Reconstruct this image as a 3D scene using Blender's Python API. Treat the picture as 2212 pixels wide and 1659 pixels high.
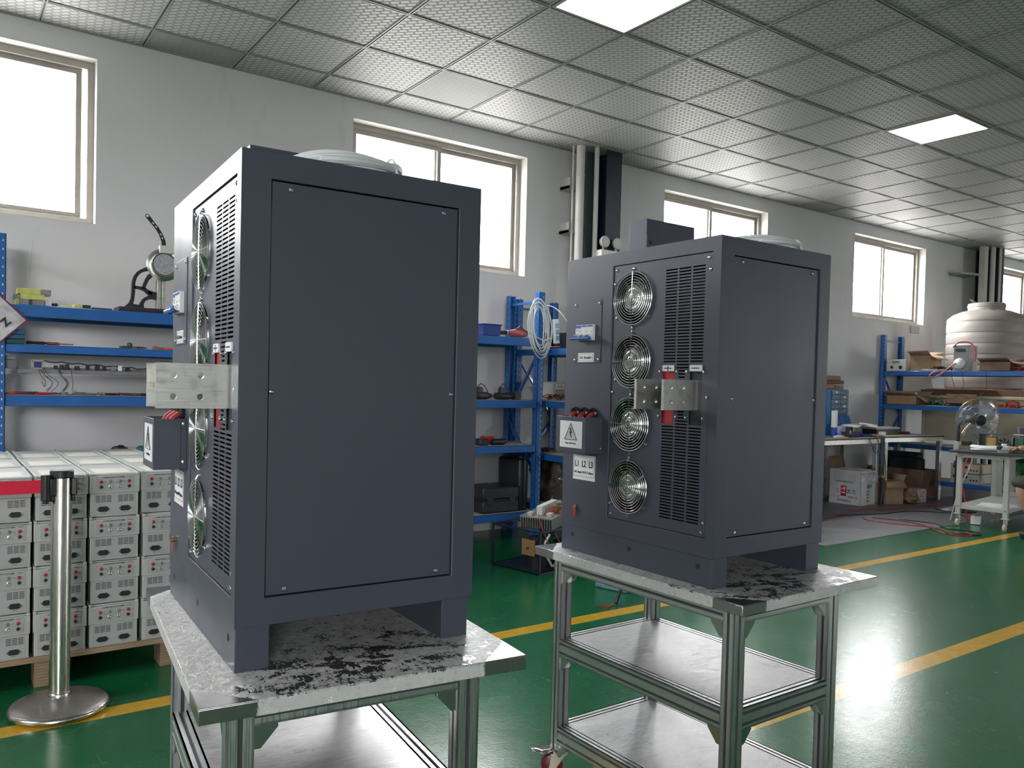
import bpy, bmesh, math, random
from mathutils import Vector, Matrix
PI = math.pi
for o in list(bpy.data.objects): bpy.data.objects.remove(o)
SC = bpy.context.scene
COL = SC.collection
rnd = random.Random(7)

# ---------------------------------------------------------------- camera
cam_d = bpy.data.cameras.new('camera'); cam = bpy.data.objects.new('camera', cam_d); COL.objects.link(cam)
cf = Vector((0.57533428, 0.81754839, -0.02459867)); cr = Vector((0.8178969, -0.57484103, 0.02454475)); cu = Vector((-0.00592619, 0.03424061, 0.99939605))
M = Matrix(((cr.x, cu.x, -cf.x, -0.5137), (cr.y, cu.y, -cf.y, -5.5427), (cr.z, cu.z, -cf.z, 1.3), (0, 0, 0, 1)))
cam.matrix_world = M
cam_d.sensor_fit = 'HORIZONTAL'; cam_d.sensor_width = 36.0; cam_d.lens = 1729.49 / 2212 * 36
cam_d.shift_x = 25.0 / 2212; cam_d.shift_y = 43.36 / 2212
cam_d.clip_start = 0.02; cam_d.clip_end = 300
SC.camera = cam

# ---------------------------------------------------------------- daylight and exposure
W = bpy.data.worlds.new('overcast_sky'); SC.world = W; W.use_nodes = True
bg = W.node_tree.nodes['Background']; bg.inputs[0].default_value = (1.0, 0.985, 0.995, 1); bg.inputs[1].default_value = 12.0
wn_ = W.node_tree; wt_ = wn_.nodes.new('ShaderNodeTexCoord'); ws_ = wn_.nodes.new('ShaderNodeSeparateXYZ'); wr_ = wn_.nodes.new('ShaderNodeValToRGB')
wn_.links.new(wt_.outputs['Generated'], ws_.inputs[0]); wn_.links.new(ws_.outputs[2], wr_.inputs[0]); wn_.links.new(wr_.outputs[0], bg.inputs[0])
wr_.color_ramp.elements[0].position = 0.0; wr_.color_ramp.elements[0].color = (0.30, 0.29, 0.28, 1)      # yard outside
wr_.color_ramp.elements[1].position = 0.04; wr_.color_ramp.elements[1].color = (1.0, 0.985, 0.995, 1)    # bright haze
SC.view_settings.view_transform = 'Standard'; SC.view_settings.look = 'None'
SC.view_settings.exposure = 1.15; SC.view_settings.gamma = 1.0
SC.view_settings.use_curve_mapping = False

WIN = [(-1.38, 0.335), (2.146, 3.866), (5.645, 7.365), (9.15, 10.945), (12.65, 14.4), (16.2, 17.95)]
WZ0, WZ1 = 2.285, 3.37
WALLY, ZC = 0.343, 3.519
def portal(name, loc, rot, sx, sy):
    l = bpy.data.lights.new(name, 'AREA'); l.shape = 'RECTANGLE'; l.size = sx; l.size_y = sy
    l.cycles.is_portal = True
    o = bpy.data.objects.new(name, l); COL.objects.link(o); o.location = loc; o.rotation_euler = rot
for a, b in WIN:
    portal('window_daylight', ((a + b) / 2, WALLY + 0.27, (WZ0 + WZ1) / 2), (-PI / 2, 0, 0), b - a, WZ1 - WZ0)
SIDE_FILL = [(-4.2, -2.0)]   # unseen openings added in the left wall to light the fan faces
for a, b in SIDE_FILL:
    portal('side_fill_portal', (-5.1, (a + b) / 2, 2.83), (0, -PI / 2, 0), 1.09, b - a)
REAR_FILL = [(-4.6, -2.4), (15.9, 18.7)]   # unseen openings added behind the camera for fill light
for a, b in REAR_FILL:
    portal('rear_fill_portal', ((a + b) / 2, -11.1, 2.3), (PI / 2, 0, 0), b - a, 1.8)

# ---------------------------------------------------------------- materials
def newmat(name):
    m = bpy.data.materials.new(name); m.use_nodes = True
    return m, m.node_tree, m.node_tree.nodes['Principled BSDF']
def mat(name, col, rough=0.5, metal=0.0, bump=0.0, bscale=200.0, var=0.0, vscale=3.0, spec=0.5, coat=0.0, rvar=0.0):
    m, nt, b = newmat(name)
    c = tuple(col) + (1,)
    b.inputs['Base Color'].default_value = c; b.inputs['Roughness'].default_value = rough
    b.inputs['Metallic'].default_value = metal; b.inputs['Specular IOR Level'].default_value = spec
    b.inputs['Coat Weight'].default_value = coat
    tc = nt.nodes.new('ShaderNodeTexCoord')
    if bump:
        n = nt.nodes.new('ShaderNodeTexNoise'); n.inputs['Scale'].default_value = bscale
        bp = nt.nodes.new('ShaderNodeBump'); bp.inputs['Strength'].default_value = bump; bp.inputs['Distance'].default_value = 0.002
        nt.links.new(tc.outputs['Object'], n.inputs['Vector']); nt.links.new(n.outputs['Fac'], bp.inputs['Height']); nt.links.new(bp.outputs['Normal'], b.inputs['Normal'])
    if var or rvar:
        n = nt.nodes.new('ShaderNodeTexNoise'); n.inputs['Scale'].default_value = vscale; n.inputs['Detail'].default_value = 6
        nt.links.new(tc.outputs['Object'], n.inputs['Vector'])
        if var:
            r = nt.nodes.new('ShaderNodeValToRGB'); e = r.color_ramp.elements
            e[0].position = 0.3; e[1].position = 0.7
            e[0].color = tuple(max(0, x * (1 - var)) for x in col) + (1,); e[1].color = tuple(min(1, x * (1 + var)) for x in col) + (1,)
            nt.links.new(n.outputs['Fac'], r.inputs[0]); nt.links.new(r.outputs[0], b.inputs['Base Color'])
        if rvar:
            mr = nt.nodes.new('ShaderNodeMapRange'); mr.inputs[1].default_value = 0.3; mr.inputs[2].default_value = 0.7
            mr.inputs[3].default_value = max(0.02, rough - rvar); mr.inputs[4].default_value = rough + rvar
            nt.links.new(n.outputs['Fac'], mr.inputs[0]); nt.links.new(mr.outputs[0], b.inputs['Roughness'])
    return m
def emit(name, col, s):
    m, nt, b = newmat(name)
    b.inputs['Base Color'].default_value = tuple(col) + (1,); b.inputs['Emission Color'].default_value = tuple(col) + (1,); b.inputs['Emission Strength'].default_value = s
    return m
class G:
    """small node-graph helper"""
    def __init__(s, nt): s.nt = nt
    def n(s, t, **k):
        x = s.nt.nodes.new(t)
        for a, v in k.items(): setattr(x, a, v)
        return x
    def l(s, a, b): s.nt.links.new(a, b)
    def math(s, op, a, b=None, c=None):
        x = s.n('ShaderNodeMath', operation=op)
        for i, v in enumerate((a, b, c)):
            if v is None: continue
            if isinstance(v, (int, float)): x.inputs[i].default_value = v
            else: s.l(v, x.inputs[i])
        return x.outputs[0]
    def mix(s, f, a, b):
        x = s.n('ShaderNodeMix', data_type='RGBA')
        if isinstance(f, (int, float)): x.inputs[0].default_value = f
        else: s.l(f, x.inputs[0])
        for i, v in ((6, a), (7, b)):
            if isinstance(v, tuple): x.inputs[i].default_value = v + (1,) if len(v) == 3 else v
            else: s.l(v, x.inputs[i])
        return x.outputs[2]
    def noise(s, vec, scale, detail=4, rough=0.55, dist=0.0):
        x = s.n('ShaderNodeTexNoise'); x.inputs['Scale'].default_value = scale; x.inputs['Detail'].default_value = detail
        x.inputs['Roughness'].default_value = rough; x.inputs['Distortion'].default_value = dist
        s.l(vec, x.inputs['Vector']); return x.outputs['Fac']
    def step(s, v, lo, hi, a=0.0, b=1.0):
        x = s.n('ShaderNodeMapRange'); x.inputs[1].default_value = lo; x.inputs[2].default_value = hi; x.inputs[3].default_value = a; x.inputs[4].default_value = b
        s.l(v, x.inputs[0]); return x.outputs[0]
    def xyz(s, vec):
        x = s.n('ShaderNodeSeparateXYZ'); s.l(vec, x.inputs[0]); return x.outputs
    def mapv(s, vec, scale=(1, 1, 1), rot=(0, 0, 0), loc=(0, 0, 0)):
        x = s.n('ShaderNodeMapping'); x.inputs['Scale'].default_value = scale; x.inputs['Rotation'].default_value = rot; x.inputs['Location'].default_value = loc
        s.l(vec, x.inputs[0]); return x.outputs[0]
    def obj(s): return s.n('ShaderNodeTexCoord').outputs['Object']
    def bump(s, h, st=0.3, d=0.002):
        x = s.n('ShaderNodeBump'); x.inputs['Strength'].default_value = st; x.inputs['Distance'].default_value = d; s.l(h, x.inputs['Height']); return x.outputs[0]

def cabinet_paint():
    m, nt, b = newmat('slate_powder_coat'); g = G(nt); v = g.obj()
    b.inputs['Base Color'].default_value = (0.060, 0.067, 0.092, 1)
    n = g.noise(v, 900, 2); g.l(g.bump(n, 0.12, 0.0006), b.inputs['Normal'])
    g.l(g.step(g.noise(v, 5, 5), 0.3, 0.7, 0.36, 0.46), b.inputs['Roughness'])
    return m
def floor_mat():
    m, nt, b = newmat('green_epoxy'); g = G(nt); v = g.obj(); x, y, z = g.xyz(v)
    base = g.mix(g.step(g.noise(v, 2.2, 6, 0.6), 0.35, 0.65), (0.004, 0.092, 0.031), (0.007, 0.120, 0.043))
    # scuffs: thin light scratches
    w = g.n('ShaderNodeTexNoise'); w.inputs['Scale'].default_value = 3.3; w.inputs['Detail'].default_value = 3; w.inputs['Distortion'].default_value = 2.5
    g.l(g.mapv(v, (1, 2.2, 1), (0, 0, 0.5)), w.inputs['Vector'])
    d = g.math('ABSOLUTE', g.math('SUBTRACT', w.outputs['Fac'], 0.5)); sc = g.step(d, 0.0, 0.003, 1, 0)
    sc = g.math('MULTIPLY', sc, g.step(g.noise(v, 5.0, 3), 0.55, 0.62))
    w2 = g.n('ShaderNodeTexNoise'); w2.inputs['Scale'].default_value = 2.1; w2.inputs['Detail'].default_value = 2; w2.inputs['Distortion'].default_value = 3.5
    g.l(g.mapv(v, (1.6, 1, 1), (0, 0, 1.1), (3, 7, 0)), w2.inputs['Vector'])
    sc2 = g.math('MULTIPLY', g.step(g.math('ABSOLUTE', g.math('SUBTRACT', w2.outputs['Fac'], 0.52)), 0.0, 0.0022, 1, 0), g.step(g.noise(v, 3.1, 2), 0.50, 0.56))
    sc = g.math('MAXIMUM', sc, sc2)
    sp = g.step(g.noise(v, 60, 3), 0.72, 0.76); sp = g.math('MULTIPLY', sp, 0.6)
    base = g.mix(g.math('MULTIPLY', sc, 0.55), base, (0.22, 0.38, 0.28))
    base = g.mix(sp, base, (0.20, 0.34, 0.26))
    # painted yellow walkway lines
    l1 = g.step(g.math('ABSOLUTE', g.math('ADD', y, 2.19)), 0.049, 0.051, 1, 0)
    l2 = g.step(g.math('ABSOLUTE', g.math('ADD', y, 3.585)), 0.051, 0.053, 1, 0)
    ln = g.math('MAXIMUM', l1, l2)
    wear = g.step(g.noise(g.mapv(v, (1, 4, 1)), 9, 5, 0.7), 0.70, 0.74, 1, 0.2)
    yel = g.mix(g.step(g.noise(v, 14, 4), 0.4, 0.6), (0.50, 0.29, 0.016), (0.58, 0.34, 0.02))
    base = g.mix(g.math('MULTIPLY', ln, wear), base, yel)
    g.l(base, b.inputs['Base Color'])
    r = g.step(g.noise(v, 7, 6, 0.7), 0.3, 0.7, 0.16, 0.22)
    r = g.math('ADD', r, g.math('MULTIPLY', g.noise(v, 90, 2), 0.06))
    g.l(r, b.inputs['Roughness'])
    h = g.math('ADD', g.math('MULTIPLY', g.noise(v, 130, 3), 0.6), g.math('MULTIPLY', g.noise(v, 22, 3), 0.5))
    g.l(g.bump(h, 0.30, 0.0020), b.inputs['Normal'])
    b.inputs['Specular IOR Level'].default_value = 0.45
    return m
def wall_mat():
    m, nt, b = newmat('wall_paint'); g = G(nt); v = g.obj()
    c = g.mix(g.step(g.noise(v, 0.8, 5), 0.3, 0.7), (0.64, 0.64, 0.655), (0.70, 0.70, 0.715))
    st = g.step(g.noise(g.mapv(v, (2.5, 1, 0.7)), 1.3, 6, 0.65), 0.60, 0.74)
    c = g.mix(g.math('MULTIPLY', st, 0.35), c, (0.36, 0.36, 0.36))
    # hairline crack
    w = g.n('ShaderNodeTexNoise'); w.inputs['Scale'].default_value = 0.9; w.inputs['Detail'].default_value = 4
    g.l(g.mapv(v, (1.0, 1, 0.15)), w.inputs['Vector'])
    cr_ = g.step(g.math('ABSOLUTE', g.math('SUBTRACT', w.outputs['Fac'], 0.47)), 0.0, 0.0008, 1, 0)
    c = g.mix(g.math('MULTIPLY', g.math('MULTIPLY', cr_, g.step(g.noise(v, 1.7, 2), 0.56, 0.60)), 0.35), c, (0.2, 0.2, 0.2))
    g.l(c, b.inputs['Base Color']); b.inputs['Roughness'].default_value = 0.75
    g.l(g.bump(g.noise(v, 40, 4), 0.12, 0.002), b.inputs['Normal'])
    return m
def ceil_mat():
    m, nt, b = newmat('embossed_vinyl_tile'); g = G(nt); v = g.obj()
    rv = g.mapv(v, (1, 1, 1), (0, 0, PI / 4))
    x, y, z = g.xyz(v)
    # plain tiles here and there
    tx = g.math('FLOOR', g.math('DIVIDE', x, 0.6)); ty = g.math('FLOOR', g.math('DIVIDE', y, 0.6))
    cv = g.n('ShaderNodeCombineXYZ'); g.l(tx, cv.inputs[0]); g.l(ty, cv.inputs[1])
    wn = g.n('ShaderNodeTexWhiteNoise', noise_dimensions='2D'); g.l(cv.outputs[0], wn.inputs['Vector'])
    br = g.n('ShaderNodeTexBrick'); g.l(rv, br.inputs['Vector'])
    br.inputs['Color1'].default_value = (1, 1, 1, 1); br.inputs['Color2'].default_value = (1, 1, 1, 1); br.inputs['Mortar'].default_value = (0, 0, 0, 1)
    br.inputs['Scale'].default_value = 1.0; br.inputs['Mortar Size'].default_value = 0.0085; br.inputs['Mortar Smooth'].default_value = 0.3
    br.inputs['Brick Width'].default_value = 0.062; br.inputs['Row Height'].default_value = 0.037; br.offset = 0.5
    f = g.math('MULTIPLY', br.outputs['Color'], g.step(wn.outputs['Value'], 0.955, 0.96, 1, 0.15))
    c = g.mix(f, (0.285, 0.29, 0.285), (0.50, 0.505, 0.495))
    c = g.mix(g.math('MULTIPLY', g.step(g.noise(v, 3, 5), 0.55, 0.75), 0.2), c, (0.30, 0.30, 0.27))
    g.l(c, b.inputs['Base Color'])
    g.l(g.step(f, 0, 1, 0.60, 0.42), b.inputs['Roughness'])
    g.l(g.bump(f, 0.35, 0.001), b.inputs['Normal'])
    return m
def table_mat():
    """stainless sheet whose white protective film is peeling off"""
    m, nt, b = newmat('peeling_film_on_steel'); g = G(nt); v = g.obj(); x, y, z = g.xyz(v)
    n1 = g.noise(g.mapv(v, (1, 1.6, 1)), 15, 9, 0.66, 0.5); n2 = g.noise(g.mapv(v, (2.2, 1, 1), (0, 0, 0.6)), 60, 8, 0.72, 0.8)
    s = g.math('ADD', g.math('MULTIPLY', n1, 0.6), g.math('MULTIPLY', n2, 0.4))
    # more film gone towards the front right of the top
    dx = g.math('SUBTRACT', x, 0.30); dy = g.math('SUBTRACT', y, 0.05)
    dd = g.math('SQRT', g.math('ADD', g.math('MULTIPLY', dx, dx), g.math('MULTIPLY', g.math('MULTIPLY', dy, dy), 1.4)))
    th = g.step(dd, 0.05, 0.42, 0.497, 0.43)
    side = g.step(z, -0.006, -0.003, 1, 0); th = g.math('SUBTRACT', th, g.math('MULTIPLY', side, 0.07))
    film = g.step(g.math('SUBTRACT', s, th), -0.002, 0.003)
    # bare corners
    cx = g.math('MINIMUM', g.math('ABSOLUTE', x), g.math('ABSOLUTE', g.math('SUBTRACT', x, 0.633)))
    cy = g.math('MINIMUM', g.math('ABSOLUTE', y), g.math('ABSOLUTE', g.math('SUBTRACT', y, 0.862)))
    cs = g.math('ADD', g.math('ADD', cx, cy), g.math('MULTIPLY', n2, 0.02)); film = g.math('MULTIPLY', film, g.step(cs, 0.106, 0.109))
    crk = g.step(g.math('ABSOLUTE', g.math('SUBTRACT', g.noise(v, 42, 5, 0.6, 2.0), 0.5)), 0, 0.014, 0.0, 1)
    film = g.math('MULTIPLY', film, g.math('MAXIMUM', crk, g.step(g.noise(v, 9, 3), 0.50, 0.55, 0.0, 1)))
    lum = g.step(g.noise(v, 70, 4), 0.35, 0.65)
    fc = g.mix(g.math('MULTIPLY', lum, g.step(side, 0, 1, 1, 0.35)), g.mix(side, (0.40, 0.40, 0.39), (0.55, 0.56, 0.55)), (0.66, 0.665, 0.65))
    g.l(g.mix(film, (0.42, 0.42, 0.41), fc), b.inputs['Base Color'])
    g.l(g.step(film, 0, 1, 0.92, 0.0), b.inputs['Metallic'])
    g.l(g.step(film, 0, 1, 0.17, 0.42), b.inputs['Roughness'])
    h = g.math('ADD', g.math('MULTIPLY', film, 1.0), g.math('MULTIPLY', n2, 1.2)); g.l(g.bump(h, 0.35, 0.0006), b.inputs['Normal'])
    return m
def sheet_mat():
    m, nt, b = newmat('scratched_steel_sheet'); g = G(nt); v = g.obj()
    st = g.step(g.noise(v, 11, 6, 0.6, 0.8), 0.64, 0.66); st2 = g.step(g.noise(v, 45, 5), 0.70, 0.74)
    sw = g.noise(g.mapv(v, (1, 5, 1), (0, 0, 0.8)), 16, 5, 0.7, 1.5)
    c = g.mix(g.step(sw, 0.3, 0.7), (0.34, 0.34, 0.34), (0.60, 0.60, 0.60)); c = g.mix(g.math('MULTIPLY', st, 0.6), c, (0.30, 0.29, 0.26)); c = g.mix(st2, c, (0.12, 0.12, 0.12))
    g.l(c, b.inputs['Base Color']); b.inputs['Metallic'].default_value = 0.75
    g.l(g.step(sw, 0.3, 0.7, 0.36, 0.52), b.inputs['Roughness']); g.l(g.bump(sw, 0.2, 0.001), b.inputs['Normal'])
    return m
def brushed(name, c, r=0.3, sc=(1, 60, 1), metal=1.0, dirt=0.0):
    m, nt, b = newmat(name); g = G(nt); v = g.obj()
    n = g.noise(g.mapv(v, sc), 12, 4); b.inputs['Metallic'].default_value = metal
    d = g.noise(v, 35, 6, 0.6)
    g.l(g.mix(g.math('MULTIPLY', g.step(d, 0.5, 0.7), dirt), c, tuple(x * 0.45 for x in c)), b.inputs['Base Color'])
    g.l(g.step(n, 0.3, 0.7, r * 0.75, r * 1.35), b.inputs['Roughness']); g.l(g.bump(n, 0.06, 0.001), b.inputs['Normal'])
    return m
def glass_mat():
    m, nt, b = newmat('window_glass'); g = G(nt)
    nt.nodes.remove(b); out = nt.nodes['Material Output']
    t = g.n('ShaderNodeBsdfTransparent'); t.inputs[0].default_value = (0.97, 0.985, 0.98, 1)
    gl = g.n('ShaderNodeBsdfGlossy'); gl.inputs['Roughness'].default_value = 0.02
    lw = g.n('ShaderNodeLayerWeight'); fr = g.math('ADD', g.math('MULTIPLY', g.math('POWER', lw.outputs['Facing'], 5), 0.9), 0.06)
    mx = g.n('ShaderNodeMixShader'); g.l(fr, mx.inputs[0]); g.l(t.outputs[0], mx.inputs[1]); g.l(gl.outputs[0], mx.inputs[2]); g.l(mx.outputs[0], out.inputs[0])
    return m
def wood_mat(name, a, c):
    m, nt, b = newmat(name); g = G(nt); v = g.obj()
    n = g.noise(g.mapv(v, (2, 12, 12)), 4, 6, 0.6); g.l(g.mix(g.step(n, 0.3, 0.7), a, c), b.inputs['Base Color']); b.inputs['Roughness'].default_value = 0.7
    g.l(g.bump(n, 0.2), b.inputs['Normal']); return m

PAINT = cabinet_paint(); FLOOR = floor_mat(); WALL = wall_mat(); CEIL = ceil_mat(); TTOP = table_mat(); SHEET = sheet_mat(); GLASS = glass_mat()
DARKV = mat('dark_interior', (0.012, 0.013, 0.016), 0.6)
CHROME = mat('chrome', (0.70, 0.70, 0.70), 0.14, 1.0); STEEL = mat('bright_steel', (0.62, 0.62, 0.60), 0.25, 1.0)
ALU = brushed('anodised_aluminium', (0.66, 0.67, 0.68), 0.36, (40, 40, 1)); ALU_D = mat('profile_slot', (0.06, 0.065, 0.07), 0.5, 0.4)
TIN = brushed('tinned_busbar', (0.74, 0.735, 0.69), 0.34, (1, 1, 30), 0.9, 0.45)
STAN = brushed('brushed_stainless', (0.60, 0.58, 0.54), 0.22, (40, 40, 1))
BASEC = brushed('base_cover_steel', (0.42, 0.39, 0.36), 0.38, (3, 30, 1), 0.85, 0.2)
WHITE = mat('white_plastic', (0.78, 0.79, 0.77), 0.4); LABEL = mat('label_white', (0.80, 0.81, 0.82), 0.35); INK = mat('black_ink', (0.015, 0.015, 0.018), 0.5)
BLACK = mat('black_plastic', (0.018, 0.019, 0.022), 0.4); RUBBER = mat('black_rubber', (0.02, 0.02, 0.022), 0.35)
RED = mat('red_plastic', (0.42, 0.018, 0.024), 0.4); REDC = mat('red_cable_jacket', (0.36, 0.03, 0.03), 0.45); REDB = mat('red_webbing', (0.72, 0.010, 0.05), 0.7, bump=0.2, bscale=600)
BLUEP = mat('breaker_blue', (0.03, 0.11, 0.40), 0.35); BLUE = mat('blue_rack_enamel', (0.016, 0.115, 0.37), 0.28, var=0.12, vscale=6, coat=0.3)
CABLEW = mat('white_cable_jacket', (0.60, 0.64, 0.64), 0.4, bump=0.15, bscale=60); BRASS = mat('brass', (0.55, 0.38, 0.14), 0.3, 1.0)
FRAME = mat('window_frame_paint', (0.36, 0.335, 0.30), 0.5, var=0.08, vscale=8); REVEAL = mat('reveal_plaster', (0.60, 0.59, 0.56), 0.7, var=0.06)
TBAR = mat('ceiling_bar_white', (0.30, 0.303, 0.295), 0.35); PVC = mat('cream_pvc', (0.60, 0.59, 0.55), 0.4, var=0.08, vscale=5)
NAVY = mat('navy_steel_paint', (0.012, 0.017, 0.040), 0.42, var=0.2, vscale=10); GREYP = mat('unit_grey_enamel', (0.45, 0.47, 0.455), 0.42, bump=0.1, bscale=500)
PANELG = mat('unit_panel_grey', (0.40, 0.415, 0.415), 0.4); CARD = mat('cardboard', (0.30, 0.20, 0.125), 0.85, var=0.12, vscale=12); CARDD = mat('cardboard_dark', (0.17, 0.105, 0.07), 0.85, var=0.15, vscale=10)
CARDW = mat('white_carton', (0.52, 0.52, 0.53), 0.7, var=0.08, vscale=6); GREY = mat('mid_grey_plastic', (0.20, 0.21, 0.22), 0.45); LGREY = mat('light_grey_enamel', (0.42, 0.43, 0.40), 0.4, var=0.06, vscale=14)
MATG = mat('grey_rubber_mat', (0.085, 0.088, 0.098), 0.42, bump=0.5, bscale=7, var=0.2, vscale=3, rvar=0.08)
TANK = mat('translucent_cream_plastic', (0.29, 0.26, 0.235), 0.55, var=0.12, vscale=2.5); CREAM = mat('cream_enamel', (0.50, 0.46, 0.34), 0.5)
WOOD = wood_mat('brown_board', (0.11, 0.055, 0.03), (0.20, 0.11, 0.06)); WOODL = wood_mat('pale_board', (0.42, 0.34, 0.24), (0.52, 0.43, 0.31)); PULP = wood_mat('pallet_paperboard', (0.24, 0.16, 0.09), (0.38, 0.27, 0.17))
SKIN = mat('skin', (0.48, 0.27, 0.19), 0.5, var=0.08, vscale=20); OLIVE = mat('olive_shorts', (0.055, 0.055, 0.045), 0.85, bump=0.4, bscale=60)
YEL = mat('pale_yellow_block', (0.50, 0.52, 0.14), 0.6, var=0.15, vscale=30); LEAD = mat('grey_metal_block', (0.22, 0.22, 0.23), 0.45, 0.5, var=0.2, vscale=20); GREEN = mat('green_board', (0.02, 0.09, 0.05), 0.45)
ORANGE = mat('orange_plastic', (0.60, 0.10, 0.03), 0.45); PANEL_L = emit('led_panel', (0.95, 0.98, 1.0), 9.0); COPPER = mat('copper_winding', (0.40, 0.16, 0.07), 0.35, 0.8)
CLEARF = mat('clear_film', (0.50, 0.50, 0.52), 0.12, var=0.3, vscale=18, coat=1.0); PALEG = mat('paper_white', (0.72, 0.73, 0.78), 0.7); PINK = mat('faded_red_cable_bundle', (0.42, 0.10, 0.10), 0.5)
DGREEN = mat('green_net', (0.01, 0.12, 0.03), 0.5, bump=1.0, bscale=30, var=0.5, vscale=30); IRON = mat('black_cast_iron', (0.022, 0.021, 0.026), 0.45, bump=0.2, bscale=120)
OUTB = mat('far_building_wall', (0.058, 0.068, 0.084), 0.9, var=0.15, vscale=0.2)

# ---------------------------------------------------------------- mesh helpers
class MB:
    def __init__(s): s.v = []; s.f = []; s.m = []
    def add(s, vs, fs, m=0, X=None):
        n = len(s.v)
        s.v += [tuple(X @ Vector(p)) for p in vs] if X else [tuple(p) for p in vs]
        s.f += [tuple(i + n for i in f) for f in fs]; s.m += [m] * len(fs)
        return s
    def box(s, x0, x1, y0, y1, z0, z1, m=0, X=None):
        x0, x1 = min(x0, x1), max(x0, x1); y0, y1 = min(y0, y1), max(y0, y1); z0, z1 = min(z0, z1), max(z0, z1)
        vs = [(x0, y0, z0), (x1, y0, z0), (x1, y1, z0), (x0, y1, z0), (x0, y0, z1), (x1, y0, z1), (x1, y1, z1), (x0, y1, z1)]
        return s.add(vs, [(0, 3, 2, 1), (4, 5, 6, 7), (0, 1, 5, 4), (1, 2, 6, 5), (2, 3, 7, 6), (3, 0, 4, 7)], m, X)
    def quad(s, a, b, c, d, m=0): return s.add([a, b, c, d], [(0, 1, 2, 3)], m)
    def prism(s, poly, axis, a, b, m=0, X=None):
        """polygon in the plane across axis; other coordinates in xyz order"""
        n = len(poly)
        def P(p, h): return {'x': (h, p[0], p[1]), 'y': (p[0], h, p[1]), 'z': (p[0], p[1], h)}[axis]
        vs = [P(p, a) for p in poly] + [P(p, b) for p in poly]
        fs = [tuple(range(n))[::-1], tuple(range(n, 2 * n))] + [(i, (i + 1) % n, n + (i + 1) % n, n + i) for i in range(n)]
        return s.add(vs, fs, m, X)
    def cyl(s, p0, p1, r0, r1=None, n=16, m=0, caps=True):
        r1 = r0 if r1 is None else r1
        p0, p1 = Vector(p0), Vector(p1); d = (p1 - p0).normalized()
        a = d.orthogonal().normalized(); b = d.cross(a)
        vs = [p0 + (a * math.cos(t) + b * math.sin(t)) * r0 for t in [2 * PI * i / n for i in range(n)]] + [p1 + (a * math.cos(t) + b * math.sin(t)) * r1 for t in [2 * PI * i / n for i in range(n)]]
        fs = [(i, (i + 1) % n, n + (i + 1) % n, n + i) for i in range(n)]
        if caps: fs += [tuple(range(n))[::-1], tuple(range(n, 2 * n))]
        return s.add(vs, fs, m)
    def tube(s, pts, r, n=8, m=0, closed=False):
        pts = [Vector(p) for p in pts]; k = len(pts)
        if k < 2: return s
        up = Vector((0, 0, 1)); vs = []; prev = None
        for i, p in enumerate(pts):
            t = (pts[(i + 1) % k] - pts[i - 1]) if closed else (pts[min(i + 1, k - 1)] - pts[max(i - 1, 0)])
            t = t.normalized() if t.length > 1e-9 else Vector((1, 0, 0))
            if prev is None: a = t.orthogonal().normalized()
            else:
                a = prev - t * prev.dot(t); a = a.normalized() if a.length > 1e-6 else t.orthogonal().normalized()
            prev = a; b = t.cross(a)
            rr = r[i] if isinstance(r, (list, tuple)) else r
            vs += [p + (a * math.cos(2 * PI * j / n) + b * math.sin(2 * PI * j / n)) * rr for j in range(n)]
        fs = []
        for i in range(k if closed else k - 1):
            q = (i + 1) % k
            fs += [(i * n + j, i * n + (j + 1) % n, q * n + (j + 1) % n, q * n + j) for j in range(n)]
        if not closed: fs += [tuple(range(n))[::-1], tuple(range((k - 1) * n, k * n))]
        return s.add(vs, fs, m)
    def lathe(s, prof, c=(0, 0, 0), n=32, m=0, axis='z', caps=True):
        if prof[0] == prof[-1]: caps = False
        vs = []; fs = []
        for r, h in prof:
            for i in range(n):
                t = 2 * PI * i / n; a, b = r * math.cos(t), r * math.sin(t)
                vs.append({'z': (c[0] + a, c[1] + b, c[2] + h), 'x': (c[0] + h, c[1] + a, c[2] + b), 'y': (c[0] + a, c[1] + h, c[2] + b)}[axis])
        for k in range(len(prof) - 1):
            fs += [(k * n + i, k * n + (i + 1) % n, (k + 1) * n + (i + 1) % n, (k + 1) * n + i) for i in range(n)]
        if caps and prof[0][0] > 1e-3 and not (abs(prof[0][1] - prof[1][1]) < 1e-6 and prof[1][0] < prof[0][0]): fs.append(tuple(range(n))[::-1])
        if caps and prof[-1][0] > 1e-3 and not (abs(prof[-1][1] - prof[-2][1]) < 1e-6 and prof[-2][0] < prof[-1][0]): fs.append(tuple(range((len(prof) - 1) * n, len(prof) * n)))
        return s.add(vs, fs, m)
    def ico(s, c, r, m=0, sz=(1, 1, 1), n=10):
        prof = [(max(1e-4, math.sin(PI * i / n)) * r, -math.cos(PI * i / n) * r) for i in range(n + 1)]
        b = MB().lathe(prof, (0, 0, 0), 14)
        return s.add([(c[0] + p[0] * sz[0], c[1] + p[1] * sz[1], c[2] + p[2] * sz[2]) for p in b.v], b.f, m)
    def build(s, name, mats, parent=None, bev=0.0, flat=False, ang=38, solid=0.0):
        me = bpy.data.meshes.new(name); me.from_pydata(s.v, [], s.f)
        if not isinstance(mats, (list, tuple)): mats = [mats]
        for x in mats: me.materials.append(x)
        for i, p in enumerate(me.polygons): p.material_index = s.m[i]
        bm = bmesh.new(); bm.from_mesh(me); bmesh.ops.recalc_face_normals(bm, faces=bm.faces); bm.to_mesh(me); bm.free()
        if not flat:
            for p in me.polygons: p.use_smooth = True
            me.set_sharp_from_angle(angle=math.radians(ang))
        o = bpy.data.objects.new(name, me); COL.objects.link(o)
        if parent: o.parent = parent
        if solid:
            q = o.modifiers.new('thickness', 'SOLIDIFY'); q.thickness = solid; q.offset = 0
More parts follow.
